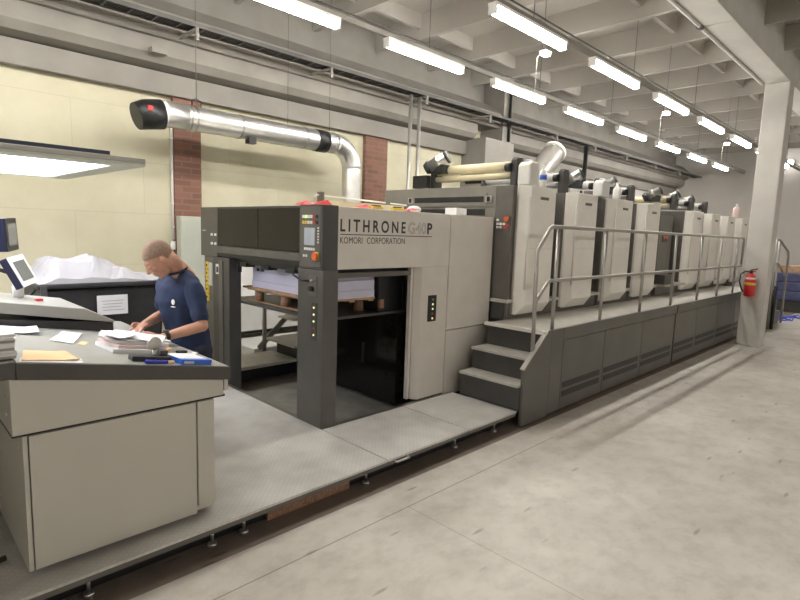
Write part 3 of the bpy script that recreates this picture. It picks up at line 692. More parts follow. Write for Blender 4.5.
# corner post
po = B(2.505, 2.655, YD-.03+.005, 3.685, .12, 1.43).build('corner_post', 'darkgrey', dl, bev=.006)
B(2.500, 2.507, 3.415, 3.485, .87, 1.17).build('lamp_strip', 'dark', po)
for i in range(5):
    MB().tube([(2.500, 3.45, 1.13-.055*i), (2.495, 3.45, 1.13-.055*i)], .008, 12).build('indicator', ['led_y', 'led_y', 'led_g', 'red', 'led_y'][i], po)
B(2.500, 2.506, 3.42, 3.53, 1.22, 1.38).build('bracket_plate', 'unit_dark', po)
MB().tube([(2.495, 3.49, 1.345), (2.475, 3.47, 1.34), (2.48, 3.44, 1.35)], .008, 8).build('catch', 'steel', po)
MB().tube([(2.495, 3.47, 1.28), (2.47, 3.47, 1.28)], .02, 12).build('socket', 'black', po)
MB().tube([(2.50, 3.74, 1.44), (2.47, 3.70, 1.37), (2.47, 3.60, 1.34), (2.49, 3.50, 1.34)], .008, 8).build('cable', 'black', po)
# left post group
B(XD+.03, XD+.16, 5.30, 5.55, .10, 1.432).build('rear_post', 'fascia', dl, bev=.004)
B(XD-.01, XD+.12, 4.93, 5.27, .10, 1.432).build('rear_guard', 'dark', dl, bev=.004)
B(XD-.02, XD-.01, 5.05, 5.13, .10, 1.40).build('guide_channel', 'darkgrey', dl)
for i in range(5):
    B(XD+.018, XD+.03, 5.44, 5.505, 1.365-.085*i-.075, 1.365-.085*i).build('warning_sticker', 'yellow', dl)
    MB().tube([(XD+.012, 5.472, 1.33-.085*i), (XD+.018, 5.472, 1.33-.085*i)], .016, 3).build('warning_mark', 'black', dl)
B(XD+.018, XD+.03, 5.36, 5.43, 1.12, 1.36).build('notice', 'cabinet', dl)
B(XD-.016, XD-.010, 5.13, 5.20, 1.26, 1.36).build('small_sign', 'white', dl)
B(XD-.018, XD-.016, 5.145, 5.185, 1.275, 1.335).build('small_sign_print', 'navy', dl)
# base frame
MB().box(2.51, 2.56, 3.335, 5.75, .02, .155).box(2.56, 4.0, 3.335, 3.39, .02, .155).build('base_frame', 'fascia', dl)
B(2.56, 4.0, 3.39, 5.0, .001, .02).build('base_floor', 'basefloor', dl)
# inside mechanism under the head
mb = MB()
mb.box(2.66, 3.9, 3.55, 3.60, 1.36, 1.43).box(2.62, 2.66, 3.75, 5.1, 1.385, 1.44)
for y in (3.9, 4.3, 4.7, 5.0): mb.box(2.60, 2.70, y, y+.12, 1.36, 1.40)
mb.box(2.60, 2.64, 4.85, 4.88, 1.30, 1.40)
mb.build('gripper_bar', 'black', dl)
B(2.66, 3.53, YD+.02, YD+.05, 1.36, 1.40).build('side_bar', 'unit_dark', dl)
B(3.55, 3.80, 3.57, 4.95, .09, .975).build('rear_curtain', 'glass', dl)
B(3.535, 3.55, 4.02, 4.05, .42, .62).build('curtain_handle', 'black', dl)
B(3.35, 3.70, 3.62, 4.0, 1.0, 1.40).build('drive_box', 'black', dl, bev=.01)
B(3.35, 3.40, 3.60, 3.63, 1.04, 1.12).build('brass_fitting', 'chip', dl)
MB().tube([(2.70, 5.08, 1.0), (2.70, 5.08, 1.13)], .02, 8).build('side_stop', 'black', dl)
B(2.68, 3.70, 3.60, 5.25, .978, 1.002).build('pile_table', 'dark', dl, bev=.004)
for y in (3.62, 5.20): MB().tube([(3.66, y, 1.0), (3.66, y, 1.40)], .012, 6).build('lift_chain', 'black', dl)
# pallet with the paper pile
pl = thing('wooden_pallet', 'wooden pallet with round pressed-wood feet under the paper pile in the delivery', 'pallet', (2.9, 4.3, 1.003))
MB().box(2.76, 3.34, 3.66, 5.05, 1.125, 1.142).build('deck_boards', 'wood', pl)
for x in (2.80, 3.05, 3.28): B(x, x+.06, 3.68, 5.03, 1.105, 1.125).build('stringer', 'wood', pl)
for y in (3.80, 4.36, 4.84):
    for x in (2.83, 3.26): MB().tube([(x, y, 1.003), (x, y, 1.105)], [.048, .044], 18).build('foot', 'chip', pl)
MB().box(2.765, 2.80, 3.66, 5.02, 1.003, 1.008).build('bottom_board', 'wood', pl)
ps = thing('paper_pile', 'tall pile of fresh white printing sheets inside the delivery', 'paper', (2.9, 4.3, 1.143))
z = 1.143
for i, h in enumerate((.07, .09, .11)):
    B(2.80+.004*(i % 2), 3.33, 3.66+.005*i, 4.93-.006*i, z, z+h-.0015).build('sheet_bundle', 'paperstack', ps, bev=.001); z += h
B(2.7985, 2.7995, 4.80, 4.84, 1.31, 1.335).build('print_mark', 'navy', ps); B(2.7985, 2.7995, 4.70, 4.75, 1.31, 1.335).build('print_mark', 'navy', ps)
# frame rail and red straps on top of delivery
tf = thing('top_guard_rail', 'thin white tube rail on top of the delivery', 'rail', (3.4, 3.7, 1.93))
MB().tube([(2.60, 3.62, 1.99), (2.62, 3.60, 2.02), (4.0, 3.95, 2.02)], .008, 8).build('rail', 'panel2', tf)
MB().box(2.64, 2.68, 3.58, 3.62, 1.93, 2.045).build('post', 'unit', tf); MB().box(3.62, 3.66, 3.83, 3.87, 1.93, 2.04).build('post', 'unit', tf)
B(2.75, 3.62, 3.60, 3.605, 1.932, 1.985).build('panel', 'cream', tf)
for (x, y, a, l) in ((2.57, 3.70, .3, 'red rag on the delivery top above the display, left one'), (2.63, 3.55, -.5, 'red rag on the delivery top above the display, right one'), (2.98, 3.45, .2, 'red strap with dark end behind the large letters'), (3.55, 3.45, .1, 'thin red strap on the delivery top above the end of the lettering')):
    mb = MB(); c = Vector((x, y, 1.9365)); u = Vector((math.cos(a), math.sin(a), 0)); w = Vector((-u.y, u.x, 0)); hh = .045 if l.startswith('red rag') else .03
    mb.add([c-u*.09-w*.03, c+u*.09-w*.03, c+u*.09+w*.03, c-u*.09+w*.03, c-u*.05+Vector((0, 0, hh*.5)), c+u*.05+Vector((0, 0, hh))], [(0, 1, 2, 3), (0, 1, 5, 4), (2, 3, 4, 5), (0, 4, 3), (1, 2, 5)])
    tag(mb.build('red_rag', 'red'), l, 'cloth')
for (x, l) in ((3.13, 'yellow and black clamp right of the red strap on the delivery top'), (3.38, 'yellow and black clamp, farther right on the delivery top')):
    t = thing('clamp', l, 'clamp', (x, 3.45, 1.931)); B(x-.06, x+.06, 3.42, 3.47, 1.9305, 1.955).build('jaw', 'yellow', t, bev=.004); B(x-.04, x+.04, 3.43, 3.46, 1.955, 1.965).build('lever', 'black', t)
tag(MB().ball((3.78, 3.62, 1.965), .075, .06, .034).build('white_cloth', 'paper'), 'bunched white cloth on top of the delivery above the letter P', 'cloth')
tag(B(4.33, 4.50, 3.55, 3.70, 1.931, 2.01).build('white_box', 'paper', bev=.002), 'small white paper box on the delivery roof at the right end', 'box')

# ------------------------------------------------------------------ steps on the far side of the delivery
bs = thing('rear_steps', 'low grey stepped platform with thin stringers seen through the open delivery', 'steps', (3.2, 5.6, 0))
B(2.75, 3.60, 5.30, 5.86, .165, .20).build('tread', 'deck', bs); B(2.78, 3.60, 5.34, 5.84, .03, .165).build('riser', 'black', bs)
B(3.46, 4.0, 5.15, 5.76, .37, .40).build('tread', 'deck', bs); B(3.60, 4.0, 5.2, 5.74, .03, .37).build('riser', 'black', bs)
B(3.75, 4.5, 5.6, 5.95, .60, .62).build('tread', 'deck', bs); B(4.0, 4.7, 5.6, 5.95, .80, .82).build('tread', 'deck', bs)
MB().obox((3.92, 5.97, .62), (.44, 0, .40), (0, .008, 0), (-.02, 0, .03)).build('stringer', 'rail', bs)
MB().tube([(3.52, 5.90, .03), (3.52, 5.90, 1.6)], .025, 12).build('post', 'rail', bs)
tag(B(3.52, 5.2, 6.15, 6.87, .002, .17).build('low_bench', 'white', bev=.004), 'low pale platform along the wall behind the delivery', 'platform')

# ------------------------------------------------------------------ walkway platform with stairs
YP = 2.541
wk = thing('press_walkway', 'long raised walkway with grey steel side panels, vent slots and stairs beside the printing towers', 'walkway', (8, 2.9, 0))
B(4.52, 12.65, YP+.006, 3.195, .832, .86).build('deck', 'deck', wk, bev=.003)
B(4.50, 4.53, YP+.01, 3.25, .825, .862).build('deck_nosing', 'panel', wk, bev=.002)
B(4.58, 12.65, YP+.04, 3.19, .03, .83).build('core', 'dark', wk)
B(4.56, 4.60, YP+.03, 3.25, .62, .83).build('riser', 'dark', wk)
B(4.30, 4.57, YP+.03, 3.25, .597, .622).build('tread', 'deck', wk, bev=.003); B(4.33, 4.37, YP+.03, 3.25, .40, .598).build('riser', 'dark', wk)
B(4.12, 4.35, YP+.03, 3.25, .377, .402).build('tread', 'deck', wk, bev=.003); B(4.15, 4.19, YP+.03, 3.25, .16, .378).build('riser', 'dark', wk)
MB().prism([(4.17, .012), (4.62, .012), (4.62, .862), (4.545, .862), (4.17, .555)], 'y', YP, YP+.035).build('stair_side_panel', 'fascia', wk, bev=.004)
MB().prism([(4.165, .54), (4.55, .855), (4.545, .868), (4.155, .552)], 'y', YP-.004, YP+.04).build('stair_side_cap', 'rail', wk)
B(4.62, 4.855, YP, YP+.035, .03, .862).build('fascia_panel', 'fascia', wk, bev=.003)
px_ = [4.86, 5.80, 6.87, 8.02, 9.0, 10.09, 11.15, 12.65]
for i in range(len(px_)-1):
    x0, x1 = px_[i]+.004, px_[i+1]-.004
    if i == 3: x0 += .045
    f = B(x0, x1, YP+.002, YP+.035, .03, .735).build('fascia_panel', 'fascia', wk, bev=.003)
    if x0 < 12.3:
        for (za, zb) in ((.245, .305), (.155, .215)):
            g = B(x0+.03, x1-.07, YP-.001, YP+.004, za, zb).build('vent_grille', 'dark2', f)
            mb = MB(); xx = x0+.04
            while xx < x1-.09:
                for (q, w) in ((0, 0), (.022, 1)):
                    zc = za+.006+.026*w
                    mb.prism([(xx+q, zc), (xx+q+.008, zc), (xx+q+.020, zc+.020), (xx+q+.012, zc+.020)], 'y', YP-.0018, YP-.0008)
                xx += .044
            mb.build('vent_webs', 'fascia', g)
for (x0, x1) in ((4.85, 8.06), (8.10, 12.65)):
    B(x0, x1, YP-.004, YP+.035, .742, .862).build('edge_strip', 'fascia', wk, bev=.003)
B(8.015, 8.062, YP+.03, YP+.036, .03, .735).build('panel_gap', 'black', wk)
# handrail
hr = thing('handrail', 'long grey tubular handrail with two rails along the walkway edge', 'handrail', (8, 2.56, .86))
yr = 2.575; rr_ = .019
MB().tube([(4.345, yr, .60), (4.31, yr, 1.60), (4.33, yr, 1.635), (4.51, yr, 1.825), (4.56, yr, 1.842), (11.35, yr, 1.842), (11.40, yr, 1.80), (11.40, yr, 1.36)], rr_, 12).build('top_rail', 'rail', hr)
MB().tube([(4.335, yr, 1.14), (4.355, yr, 1.17), (4.53, yr, 1.325), (4.59, yr, 1.338), (11.40, yr, 1.338)], rr_*.95, 12).build('middle_rail', 'rail', hr)
for x in (4.67, 5.70, 6.80, 7.88, 9.0, 10.03, 11.0):
    MB().tube([(x, yr, .863), (x, yr, 1.83)], rr_*.95, 12).build('post', 'rail', hr)
# guard rail at the far end
er = thing('stair_handrail', 'short tubular handrail at the far end of the walkway right of the pillar', 'handrail', (13.8, 2.4, .86))
MB().tube([(13.2, 2.40, .0), (13.2, 2.40, 1.80), (13.25, 2.40, 1.835), (13.5, 2.40, 1.835), (14.45, 2.40, 1.60), (14.55, 2.40, 1.5), (14.58, 2.40, .0)], .024, 10).build('top_rail', 'rail', er)
MB().tube([(13.22, 2.40, 1.36), (13.55, 2.40, 1.36), (14.57, 2.40, 1.02)], .02, 10).build('middle_rail', 'rail', er)
MB().tube([(13.5, 2.40, .0), (13.5, 2.40, 1.82)], .02, 10).build('post', 'rail', er)
es = thing('far_steps', 'grey steel steps at the far end of the walkway behind the pillar', 'steps', (13.6, 2.7, 0))
for i, (xa, xb, zt) in enumerate(((12.66, 13.9, .80), (13.905, 14.25, .54), (14.255, 14.6, .28))): B(xa, xb, 2.45, 3.0, .001, zt).build('step', 'fascia', es, bev=.004)
tag(MB().tube([(13.25, 2.33, .001), (13.25, 2.33, .90)], .032, 14).build('black_pipe', 'dark2'), 'dark upright pipe standing on the floor behind the pillar', 'pipe')

# ------------------------------------------------------------------ printing towers
def tower(name, label, x0, w=1.05, top=2.27):
    t = thing(name, label, 'printing press', (x0, 3.9, .0), 'printing towers of the press')
    B(x0+.58, x0+w-.004, 3.34, 5.1, .03, top-.02).build('frame', 'unit_dark', t, bev=.004)
    B(x0+.0, x0+.575, 3.20, 5.1, .03, top-.005).build('side_frame', 'unit_dark', t, bev=.006)
    # door: bright chamfered left strip, broad front leaf, turned-under bottom
    d = MB()
    z0, z1, zc = .905, top, 1.02
    A = [(x0+.02, 3.17), (x0+.10, 3.07)]            # left strip
    d.add([(A[0][0], A[0][1], z0+.01), (A[1][0], A[1][1], zc), (A[1][0], A[1][1], z1), (A[0][0], A[0][1], z1),
           (A[0][0], 3.20, z0+.01), (x0+.60, 3.20, z0+.01), (x0+.60, 3.20, z1), (A[0][0], 3.20, z1),
           (x0+.60, 3.07, zc), (x0+.60, 3.07, z1), (x0+.60, 3.15, z0), (x0+.04, 3.15, z0)],
          [(0, 1, 2, 3), (1, 8, 9, 2), (1, 11, 10, 8), (0, 11, 1), (0, 4, 5, 10, 11), (4, 7, 6, 5), (3, 2, 9, 6, 7), (0, 3, 7, 4), (8, 10, 5, 6, 9)])
    do = d.build('door', 'panel2', t, bev=.006)
    MB().tube([(x0+.088, 3.083, 1.18), (x0+.088, 3.083, top-.12)], .007, 8).build('grip_groove', 'panel', do)
    B(x0+.28, x0+.44, 3.064, 3.071, top-.135, top-.105).build('maker_plate', 'fascia', do, bev=.001)
    B(x0+.115, x0+.59, 3.066, 3.071, 1.615, 1.619).build('door_seam', 'panel', do)
    MB().tube([(x0+.72, 3.30, 1.05), (x0+.72, 3.30, top-.1)], .03, 10).build('cable_channel', 'fascia', t)
    B(x0+.56, x0+w-.07, 3.12, 3.34, 1.015, 1.045).build('running_board', 'deck', t, bev=.003)
    B(x0+.57, x0+w-.07, 3.20, 3.34, .865, 1.015).build('board_support', 'unit_dark', t)
    MB().tube([(x0+.66, 3.335, 1.93), (x0+.66, 3.325, 1.93)], .014, 10).build('red_button', 'orange', t)
    return t
def inker(x, ln, yn, yf, zt, coverm, label, pod=True):
    t = thing('roller_carriage', label, 'roller', (x, yn, 2.27), 'roller carriages on the printing towers')
    MB().prism([(x-.06, 2.27), (x+.08, 2.27), (x+.08, zt), (x+.05, zt+.03), (x-.03, zt+.03), (x-.06, zt)], 'y', yn-.03, yn+.04).build('near_arm', 'dark', t, bev=.008)
    MB().prism([(x-.06, 2.27), (x+.08, 2.27), (x+.08, zt), (x-.06, zt)], 'y', yf-.03, yf+.04).build('far_arm', 'dark', t, bev=.008)
    MB().tube([(x, yn+.045, zt-.06), (x, yf-.035, zt-.06)], .055, 20).build('cover', coverm, t)
    MB().tube([(x-.02, yn+.045, zt-.16), (x-.02, yf-.035, zt-.16)], .035, 16).build('lower_bar', 'ink' if coverm != 'cream' else 'cream', t)
    MB().tube([(x-.08, yn+.08, zt-.08), (x-.08, yn+.02, zt-.08)], .045, 16).build('knob', 'black', t)
    if pod:
        yq = yf if x < 5.5 else yn+.42
        a = Vector((x-.14, yq-.02, zt-.02)); b_ = Vector((x-.06, yq-.20, zt+.085))
        MB().tube([tuple(a), tuple(a.lerp(b_, .45)), tuple(a.lerp(b_, .46)), tuple(a.lerp(b_, .56)), tuple(a.lerp(b_, .57)), tuple(b_)], [.07, .07, .08, .08, .072, .072], 18).build('motor_pod', 'steel', t)
        MB().tube([tuple(a-(b_-a).normalized()*.06), tuple(a)], [.06, .085], 18).build('pod_socket', 'black', t)
        MB().tube([tuple(b_), tuple(b_+(b_-a).normalized()*.03)], .076, 18).build('pod_cap', 'dark', t)
        B(x-.14, x-.02, yq-.22, yq-.06, zt-.1, zt+.0).build('pod_bracket', 'black', t)
    return t
ords = ['first', 'second', 'third', 'fourth', 'fifth', 'sixth', 'seventh', 'eighth']
desc = ['nearest to the camera with a big milky jug on top', 'second from the camera end', 'third from the camera end', 'fourth, just before the wide brown gap', 'fifth, just after the wide brown gap', 'second after the wide brown gap', 'third after the wide brown gap', 'last one, beside the pillar']
x0s = [4.86, 5.88, 6.95, 7.98, 10.05, 11.08, 12.14, 13.22]
tw = []
for i, x in enumerate(x0s):
    t = tower('printing_tower', 'light grey doored printing tower, %s' % desc[i], x, {3: .94}.get(i, (x0s[i+1]-x-.005) if i < 7 else .8))
    tw.append(t)
# the tall perfector section in the gap
pf = thing('perfecting_unit', 'brown grey blank section with small black handles between the fourth and fifth towers', 'printing press', (9.4, 4.0, 0))
B(8.99, 9.98, 3.36, 5.1, .03, 2.20).build('body', 'unit_dark', pf, bev=.006)
B(9.02, 9.34, 3.335, 3.36, 1.05, 2.17).build('left_cover', 'unit', pf, bev=.004)
B(9.36, 9.95, 3.335, 3.36, 1.05, 2.17).build('right_cover', 'unit', pf, bev=.004)
for z in (1.98, 1.72, 1.55): B(9.15, 9.24, 3.318, 3.335, z, z+.07).build('handle', 'black', pf, bev=.003)
B(9.50, 9.72, 3.325, 3.335, 1.72, 1.84).build('button_plate', 'dark', pf)
for x in (9.55, 9.67): MB().tube([(x, 3.325, 1.80), (x, 3.31, 1.80)], .022, 12).build('button', 'orange', pf)
B(9.0, 9.98, 3.05, 3.335, 1.015, 1.045).build('running_board', 'deck', pf); B(9.02, 9.96, 3.20, 3.335, .865, 1.015).build('board_support', 'unit_dark', pf)
tag(B(9.05, 9.45, 3.08, 3.30, 1.047, 1.20).build('grey_toolbox', 'darkgrey', bev=.01), 'small dark grey box standing on the running board in the wide gap', 'box')
# coater end face of the first tower (towards the camera), with slots and buttons
fp = thing('coating_unit', 'brown grey machine end with two long black slots above the delivery', 'printing press', (4.79, 4.2, 0))
B(4.775, 4.815, 3.385, 5.1, .92, 2.262).build('end_wall', 'unit', fp, bev=.004)
B(4.775, 4.815, 3.175, 3.38, .87, 2.262).build('end_wall', 'unit_dark', fp, bev=.004)
B(4.768, 4.776, 3.50, 4.66, 2.06, 2.19).build('slot_frame', 'unit', fp)
B(4.764, 4.769, 3.54, 4.56, 2.095, 2.155).build('slot', 'black', fp)
for y in (3.47, 4.63): B(4.758, 4.769, y-.04, y+.04, 2.09, 2.16).build('latch', 'rail', fp, bev=.004); 
for y in (3.47, 4.63): B(4.755, 4.759, y-.02, y+.02, 2.10, 2.15).build('latch_hole', 'black', fp)
B(4.764, 4.776, 3.52, 4.50, 1.955, 2.02).build('slot', 'black', fp)
B(4.764, 4.776, 3.40, 5.0, 2.04, 2.044).build('seam', 'black', fp)
bpn = B(4.768, 4.776, 3.19, 3.36, 1.80, 1.95).build('button_panel', 'unit_dark', fp)
MB().tube([(4.768, 3.225, 1.915), (4.74, 3.225, 1.915)], .026, 16).build('emergency_stop', 'orange', bpn)
for (y, z, mm) in ((3.38, 1.905, 'white'), (3.38, 1.865, 'white'), (3.34, 1.865, 'white'), (3.30, 1.865, 'white'), (3.38, 1.83, 'white'), (3.34, 1.83, 'white'), (3.29, 1.83, 'red'), (3.25, 1.85, 'red')):
    B(4.758, 4.768, y-.054, y-.028, z-.012, z+.012).build('key', mm, bpn)
B(4.76, 4.775, 3.2, 3.36, .865, 1.04).build('foot_riser', 'dark', fp); B(4.738, 4.775, 3.40, 3.47, 1.26, 1.29).build('foot_board', 'deck', fp)
B(4.742, 4.86, 3.15, 3.42, 1.04, 1.075).build('foot_board', 'deck', fp, bev=.004)
tag(B(4.78, 4.86, 4.40, 4.62, 2.272, 2.42).build('black_box', 'black', bev=.004), 'small black box on the far left of the machine top near the cream roller', 'box')
tag(MB().prism([(3.75, 2.32), (3.98, 2.32), (4.02, 2.40), (3.79, 2.40)], 'x', 5.0, 5.02).build('black_tray', 'black'), 'tilted black tray under the cream roller cover', 'tray')
cl = [('cream', True), ('white', False), ('white', True), ('white', True), ('cream', True), ('white', True), ('white', True), ('white', False)]
xi = [4.98, 5.98, 6.90, 7.95, 9.72, 10.6, 11.4, 12.5]
ztop = [2.54, 2.52, 2.50, 2.50, 2.50, 2.50, 2.48, 2.46]
for i in range(7):
    lab = 'roller carriage with %s cover on the machine roof, %s from the delivery' % ('a cream' if cl[i][0] == 'cream' else 'a pale', ords[i])
    inker(xi[i], .1, 3.28, 4.42, ztop[i], cl[i][0], lab, cl[i][1])
# ------------------------------------------------------------------ jugs and bottles on top
def bottle(name, label, x, y, z, r, h, m, kind='bottle', labelm=None, capm='white', square=False):
    t = thing(name, label, kind, (x, y, z))
    prof = [(r*.95, 0), (r, h*.04), (r, h*.62), (r*.9, h*.72), (r*.38, h*.84), (r*.36, h*.92)]
    MB().lathe((x, y, z), prof, 20).build('body', m, t)
    MB().lathe((x, y, z+h*.92), [(r*.42, 0), (r*.42, h*.07), (r*.3, h*.08)], 16).build('cap', capm, t)
    if labelm: MB().lathe((x, y, z+h*.35), [(r*1.02, 0), (r*1.02, h*.22)], 20).build('label', labelm, t)
    return t
def jug(label, x, y, z, w, d, h):
    t = thing('plastic_jug', label, 'jug', (x, y, z))
    MB().prism([(x-w/2, z), (x+w/2, z), (x+w/2, z+h*.80), (x+w*.32, z+h*.92), (x-w*.25, z+h*.92), (x-w/2, z+h*.78)], 'y', y-d/2, y+d/2).build('body', 'translucent', t, bev=.02, seg=3)
    MB().lathe((x-w*.1, y, z+h*.92), [(.025, 0), (.025, .02)], 14).build('cap', 'white', t)
    MB().tube([(x+w*.05, y, z+h*.9), (x+w*.1, y, z+h*.99), (x+w*.28, y, z+h*.99), (x+w*.33, y, z+h*.88)], .010, 8).build('handle', 'translucent', t)
jug('big milky white jug on the corner of the first printing tower', 5.02, 3.16, 2.271, .20, .15, .27)
bottle('water_bottle', 'clear bottle with blue label beside the big milky jug', 5.28, 3.14, 2.271, .038, .24, 'translucent', labelm='blue')
jug('slanted white jug on the roof between second and third tower', 6.74, 3.16, 2.272, .22, .13, .23)
bottle('spray_bottle', 'white pointed bottle on the third printing tower', 7.66, 3.36, 2.252, .055, .29, 'translucent', capm='white')
bottle('plastic_bottle', 'pinkish bottle on the last printing tower before the pillar', 13.3, 3.2, 2.271, .07, .30, 'pink', capm='white')
tag(B(6.1, 6.45, 3.25, 3.45, 2.272, 2.34).build('white_carton', 'white', bev=.004), 'low white carton on the second printing tower', 'box')
MB().tube([(6.36, 3.235, 2.31), (6.36, 3.25, 2.31)], .018, 12).build('black_dot', 'black', bpy.data.objects['white_carton'])

# ------------------------------------------------------------------ fire extinguisher
fx = thing('fire_extinguisher', 'red fire extinguisher with black hose hanging on the pillar', 'fire extinguisher', (10.6, 2.24, .85))
ex, ey = 10.60, 2.235
MB().lathe((ex, ey, .86), [(.07, 0), (.082, .02), (.082, .30), (.072, .345), (.04, .375), (.028, .39)], 24).build('cylinder', 'red', fx)
MB().lathe((ex, ey, 1.25), [(.026, 0), (.026, .04), (.018, .045)], 14).build('valve', 'black', fx)
MB().tube([(ex, ey+.02, 1.30), (ex, ey-.09, 1.33)], .010, 8).build('lever', 'black', fx)
MB().tube([(ex, ey+.02, 1.28), (ex, ey-.07, 1.285)], .010, 8).build('carry_handle', 'red', fx)
MB().tube([(ex, ey+.02, 1.275), (ex-.02, ey+.08, 1.28), (ex-.03, ey+.14, 1.23), (ex-.03, ey+.15, 1.10), (ex-.03, ey+.11, .98), (ex-.02, ey+.085, .93)], .013, 10).build('hose', 'black', fx)
MB().lathe((ex, ey, 1.05), [(.0835, 0), (.0835, .045)], 24).build('label', 'yellow', fx)
MB().lathe((ex, ey, 1.15), [(.0835, 0), (.0835, .03)], 24).build('label', 'white', fx)
B(ex+.08, 10.70, ey-.03, ey+.03, 1.1, 1.14).build('wall_bracket', 'dark', fx)
# ------------------------------------------------------------------ far right corner
# blue wrapped pallets with brown boards on top
for j in range(3):
    tag(B(17.0, 18.2, .3, 3.1, .32+.235*j, .32+.235*j+.225).build('blue_crate', 'bluewrap', bev=.02), 'long dark blue crate at the far right, %s of the stack' % ['bottom', 'middle', 'top'][j], 'crate', 'dark blue crates at the far right')
tag(B(17.05, 18.1, .4, 3.0, .0, .318).build('crate_stand', 'dark'), 'dark low stand under the blue crates', 'stand')
for j in range(3):
    tag(B(17.2, 18.0, 3.05-.9*j-.85, 3.05-.9*j, 1.018, 1.20).build('brown_carton', 'wood', bev=.01), 'brown carton on the blue crates at the far right, %s one' % ['left', 'middle', 'right'][j], 'carton', 'brown cartons on the blue crates')
random.seed(3)
pts = []
for i in range(34):
    a = i*.55; pts.append((15.1+.05*i*.3+.4*math.cos(a)+random.uniform(-.05, .05), 2.45+.14*math.sin(a*1.3)-.004*i, .018+.02*(i % 4)))
tag(MB().tube(pts, .013, 6).build('blue_cable', 'bluecable'), 'loose coil of bright blue cable on the floor right of the pillar', 'cable')

# ------------------------------------------------------------------ the man
def loft(mb, rings, n=24):
    vs = []
    for (c, u, v) in rings:
        c, u, v = Vector(c), Vector(u), Vector(v)
        vs += [c+u*math.cos(2*PI*k/n)+v*math.sin(2*PI*k/n) for k in range(n)]
    m = len(rings)
    fs = [(i*n+k, i*n+(k+1) % n, (i+1)*n+(k+1) % n, (i+1)*n+k) for i in range(m-1) for k in range(n)]
    fs += [tuple(range(n-1, -1, -1)), tuple(range((m-1)*n, m*n))]
    return mb.add(vs, fs, True)
def caps(mb, pts, rad):
    for i in range(len(pts)-1): mb.tube([pts[i], pts[i+1]], [rad[i], rad[i+1]], 16)
    for p_, r_ in zip(pts, rad): mb.ball(p_, r_*.995)
    return mb
def remeshed(mb, name, m, parent, vox, smooth=3):
    o = mb.build(name, m, parent, fix=False)
    bm = bmesh.new(); bm.from_mesh(o.data); 
    bmesh.ops.recalc_face_normals(bm, faces=bm.faces); bm.to_mesh(o.data); bm.free()
    r = o.modifiers.new('r', 'REMESH'); r.mode = 'VOXEL'; r.voxel_size = vox; r.use_smooth_shade = True
    s = o.modifiers.new('s', 'SMOOTH'); s.factor = .5; s.iterations = smooth
    return o
man = thing('person', 'man in a navy t-shirt bending over papers at the console, looking down', 'person', (1.66, 3.66, .16))
f = Vector((-.96, -.28, 0)).normalized(); l = Vector((0, 0, 1)).cross(f); U = Vector((0, 0, 1))
hip = Vector((1.60, 3.69, .95))
SL = Vector((1.555, 3.49, 1.33)); SR = Vector((1.515, 3.85, 1.33))
sm = (SL+SR)/2
EL = Vector((1.565, 3.40, 1.085)); WL = Vector((1.285, 3.345, 1.05))
ER = Vector((1.515, 3.93, 1.10)); WR = Vector((1.305, 3.70, 1.078))
neck0 = sm+Vector((.01, 0, .08)); 
hd = Vector((1.378, 3.625, 1.512))        # head centre
# head frame: face direction tilted down
hf = Vector((-.68, .04, -.73)).normalized(); hl = U.cross(hf).normalized(); hu = hf.cross(hl).normalized()
HR = Matrix((hf, hl, hu)).transposed()
HS = .88
def H(a, b_, c): return hd+(hf*a+hl*b_+hu*c)*HS
sk = MB()
def hball(c, a, b_, c_, R_): sk.ball(c, a*HS, b_*HS, c_*HS, R_)
hball(H(-.018, 0, .035), .108, .082, .100, HR)         # cranium
hball(H(.025, 0, .0), .080, .070, .105, HR)            # face
hball(H(.045, 0, -.075), .050, .050, .052, HR)         # jaw and chin
hball(H(.082, 0, -.098), .020, .022, .018, HR)
hball(H(.080, 0, .042), .018, .048, .013, HR)          # brow
caps(sk, [H(.095, 0, .032), H(.122, 0, -.012)], [.009, .0125])   # nose
hball(H(.112, .013, -.016), .010, .009, .008, HR); hball(H(.112, -.013, -.016), .010, .009, .008, HR)
hball(H(.098, 0, -.046), .012, .024, .007, HR); hball(H(.096, 0, -.060), .012, .021, .007, HR)   # lips
for s_ in (1, -1):
    hball(H(.070, s_*.042, -.008), .026, .022, .020, HR)      # cheek
    e = H(-.006, s_*.090, -.008)
    hball(e, .022, .012, .034, HR); hball(e+hl*s_*.008+hf*-.006, .018, .008, .028, HR)   # ear
    hball(H(.089, s_*.032, .020), .013, .018, .010, HR)      # eyelid
caps(sk, [tuple(neck0+Vector((.03, 0, -.03))), tuple(neck0+Vector((-.035, -.01, .05))), tuple(H(-.045, 0, -.035))], [.072, .060, .062])
loft(sk, [(sm+f*-.02+U*.0, l*.16, f*.07), (sm-U*.14, l*.15, f*.09), (hip+U*.05, l*.13, f*.09), (hip-U*.1, l*.15, f*.1)])
caps(sk, [SL, EL, EL.lerp(WL, .4), WL], [.046, .037, .036, .026])
caps(sk, [SR, ER, ER.lerp(WR, .4), WR], [.046, .037, .036, .026])
for s_, K in ((1, .10), (-1, -.10)):
    hp = hip+l*K*.9; kn = hip+l*(K*1.0)+f*.07-U*.42; an = hip+l*(K*1.0)+f*.08; an.z = .26
    caps(sk, [hp, kn, an], [.065, .058, .045])
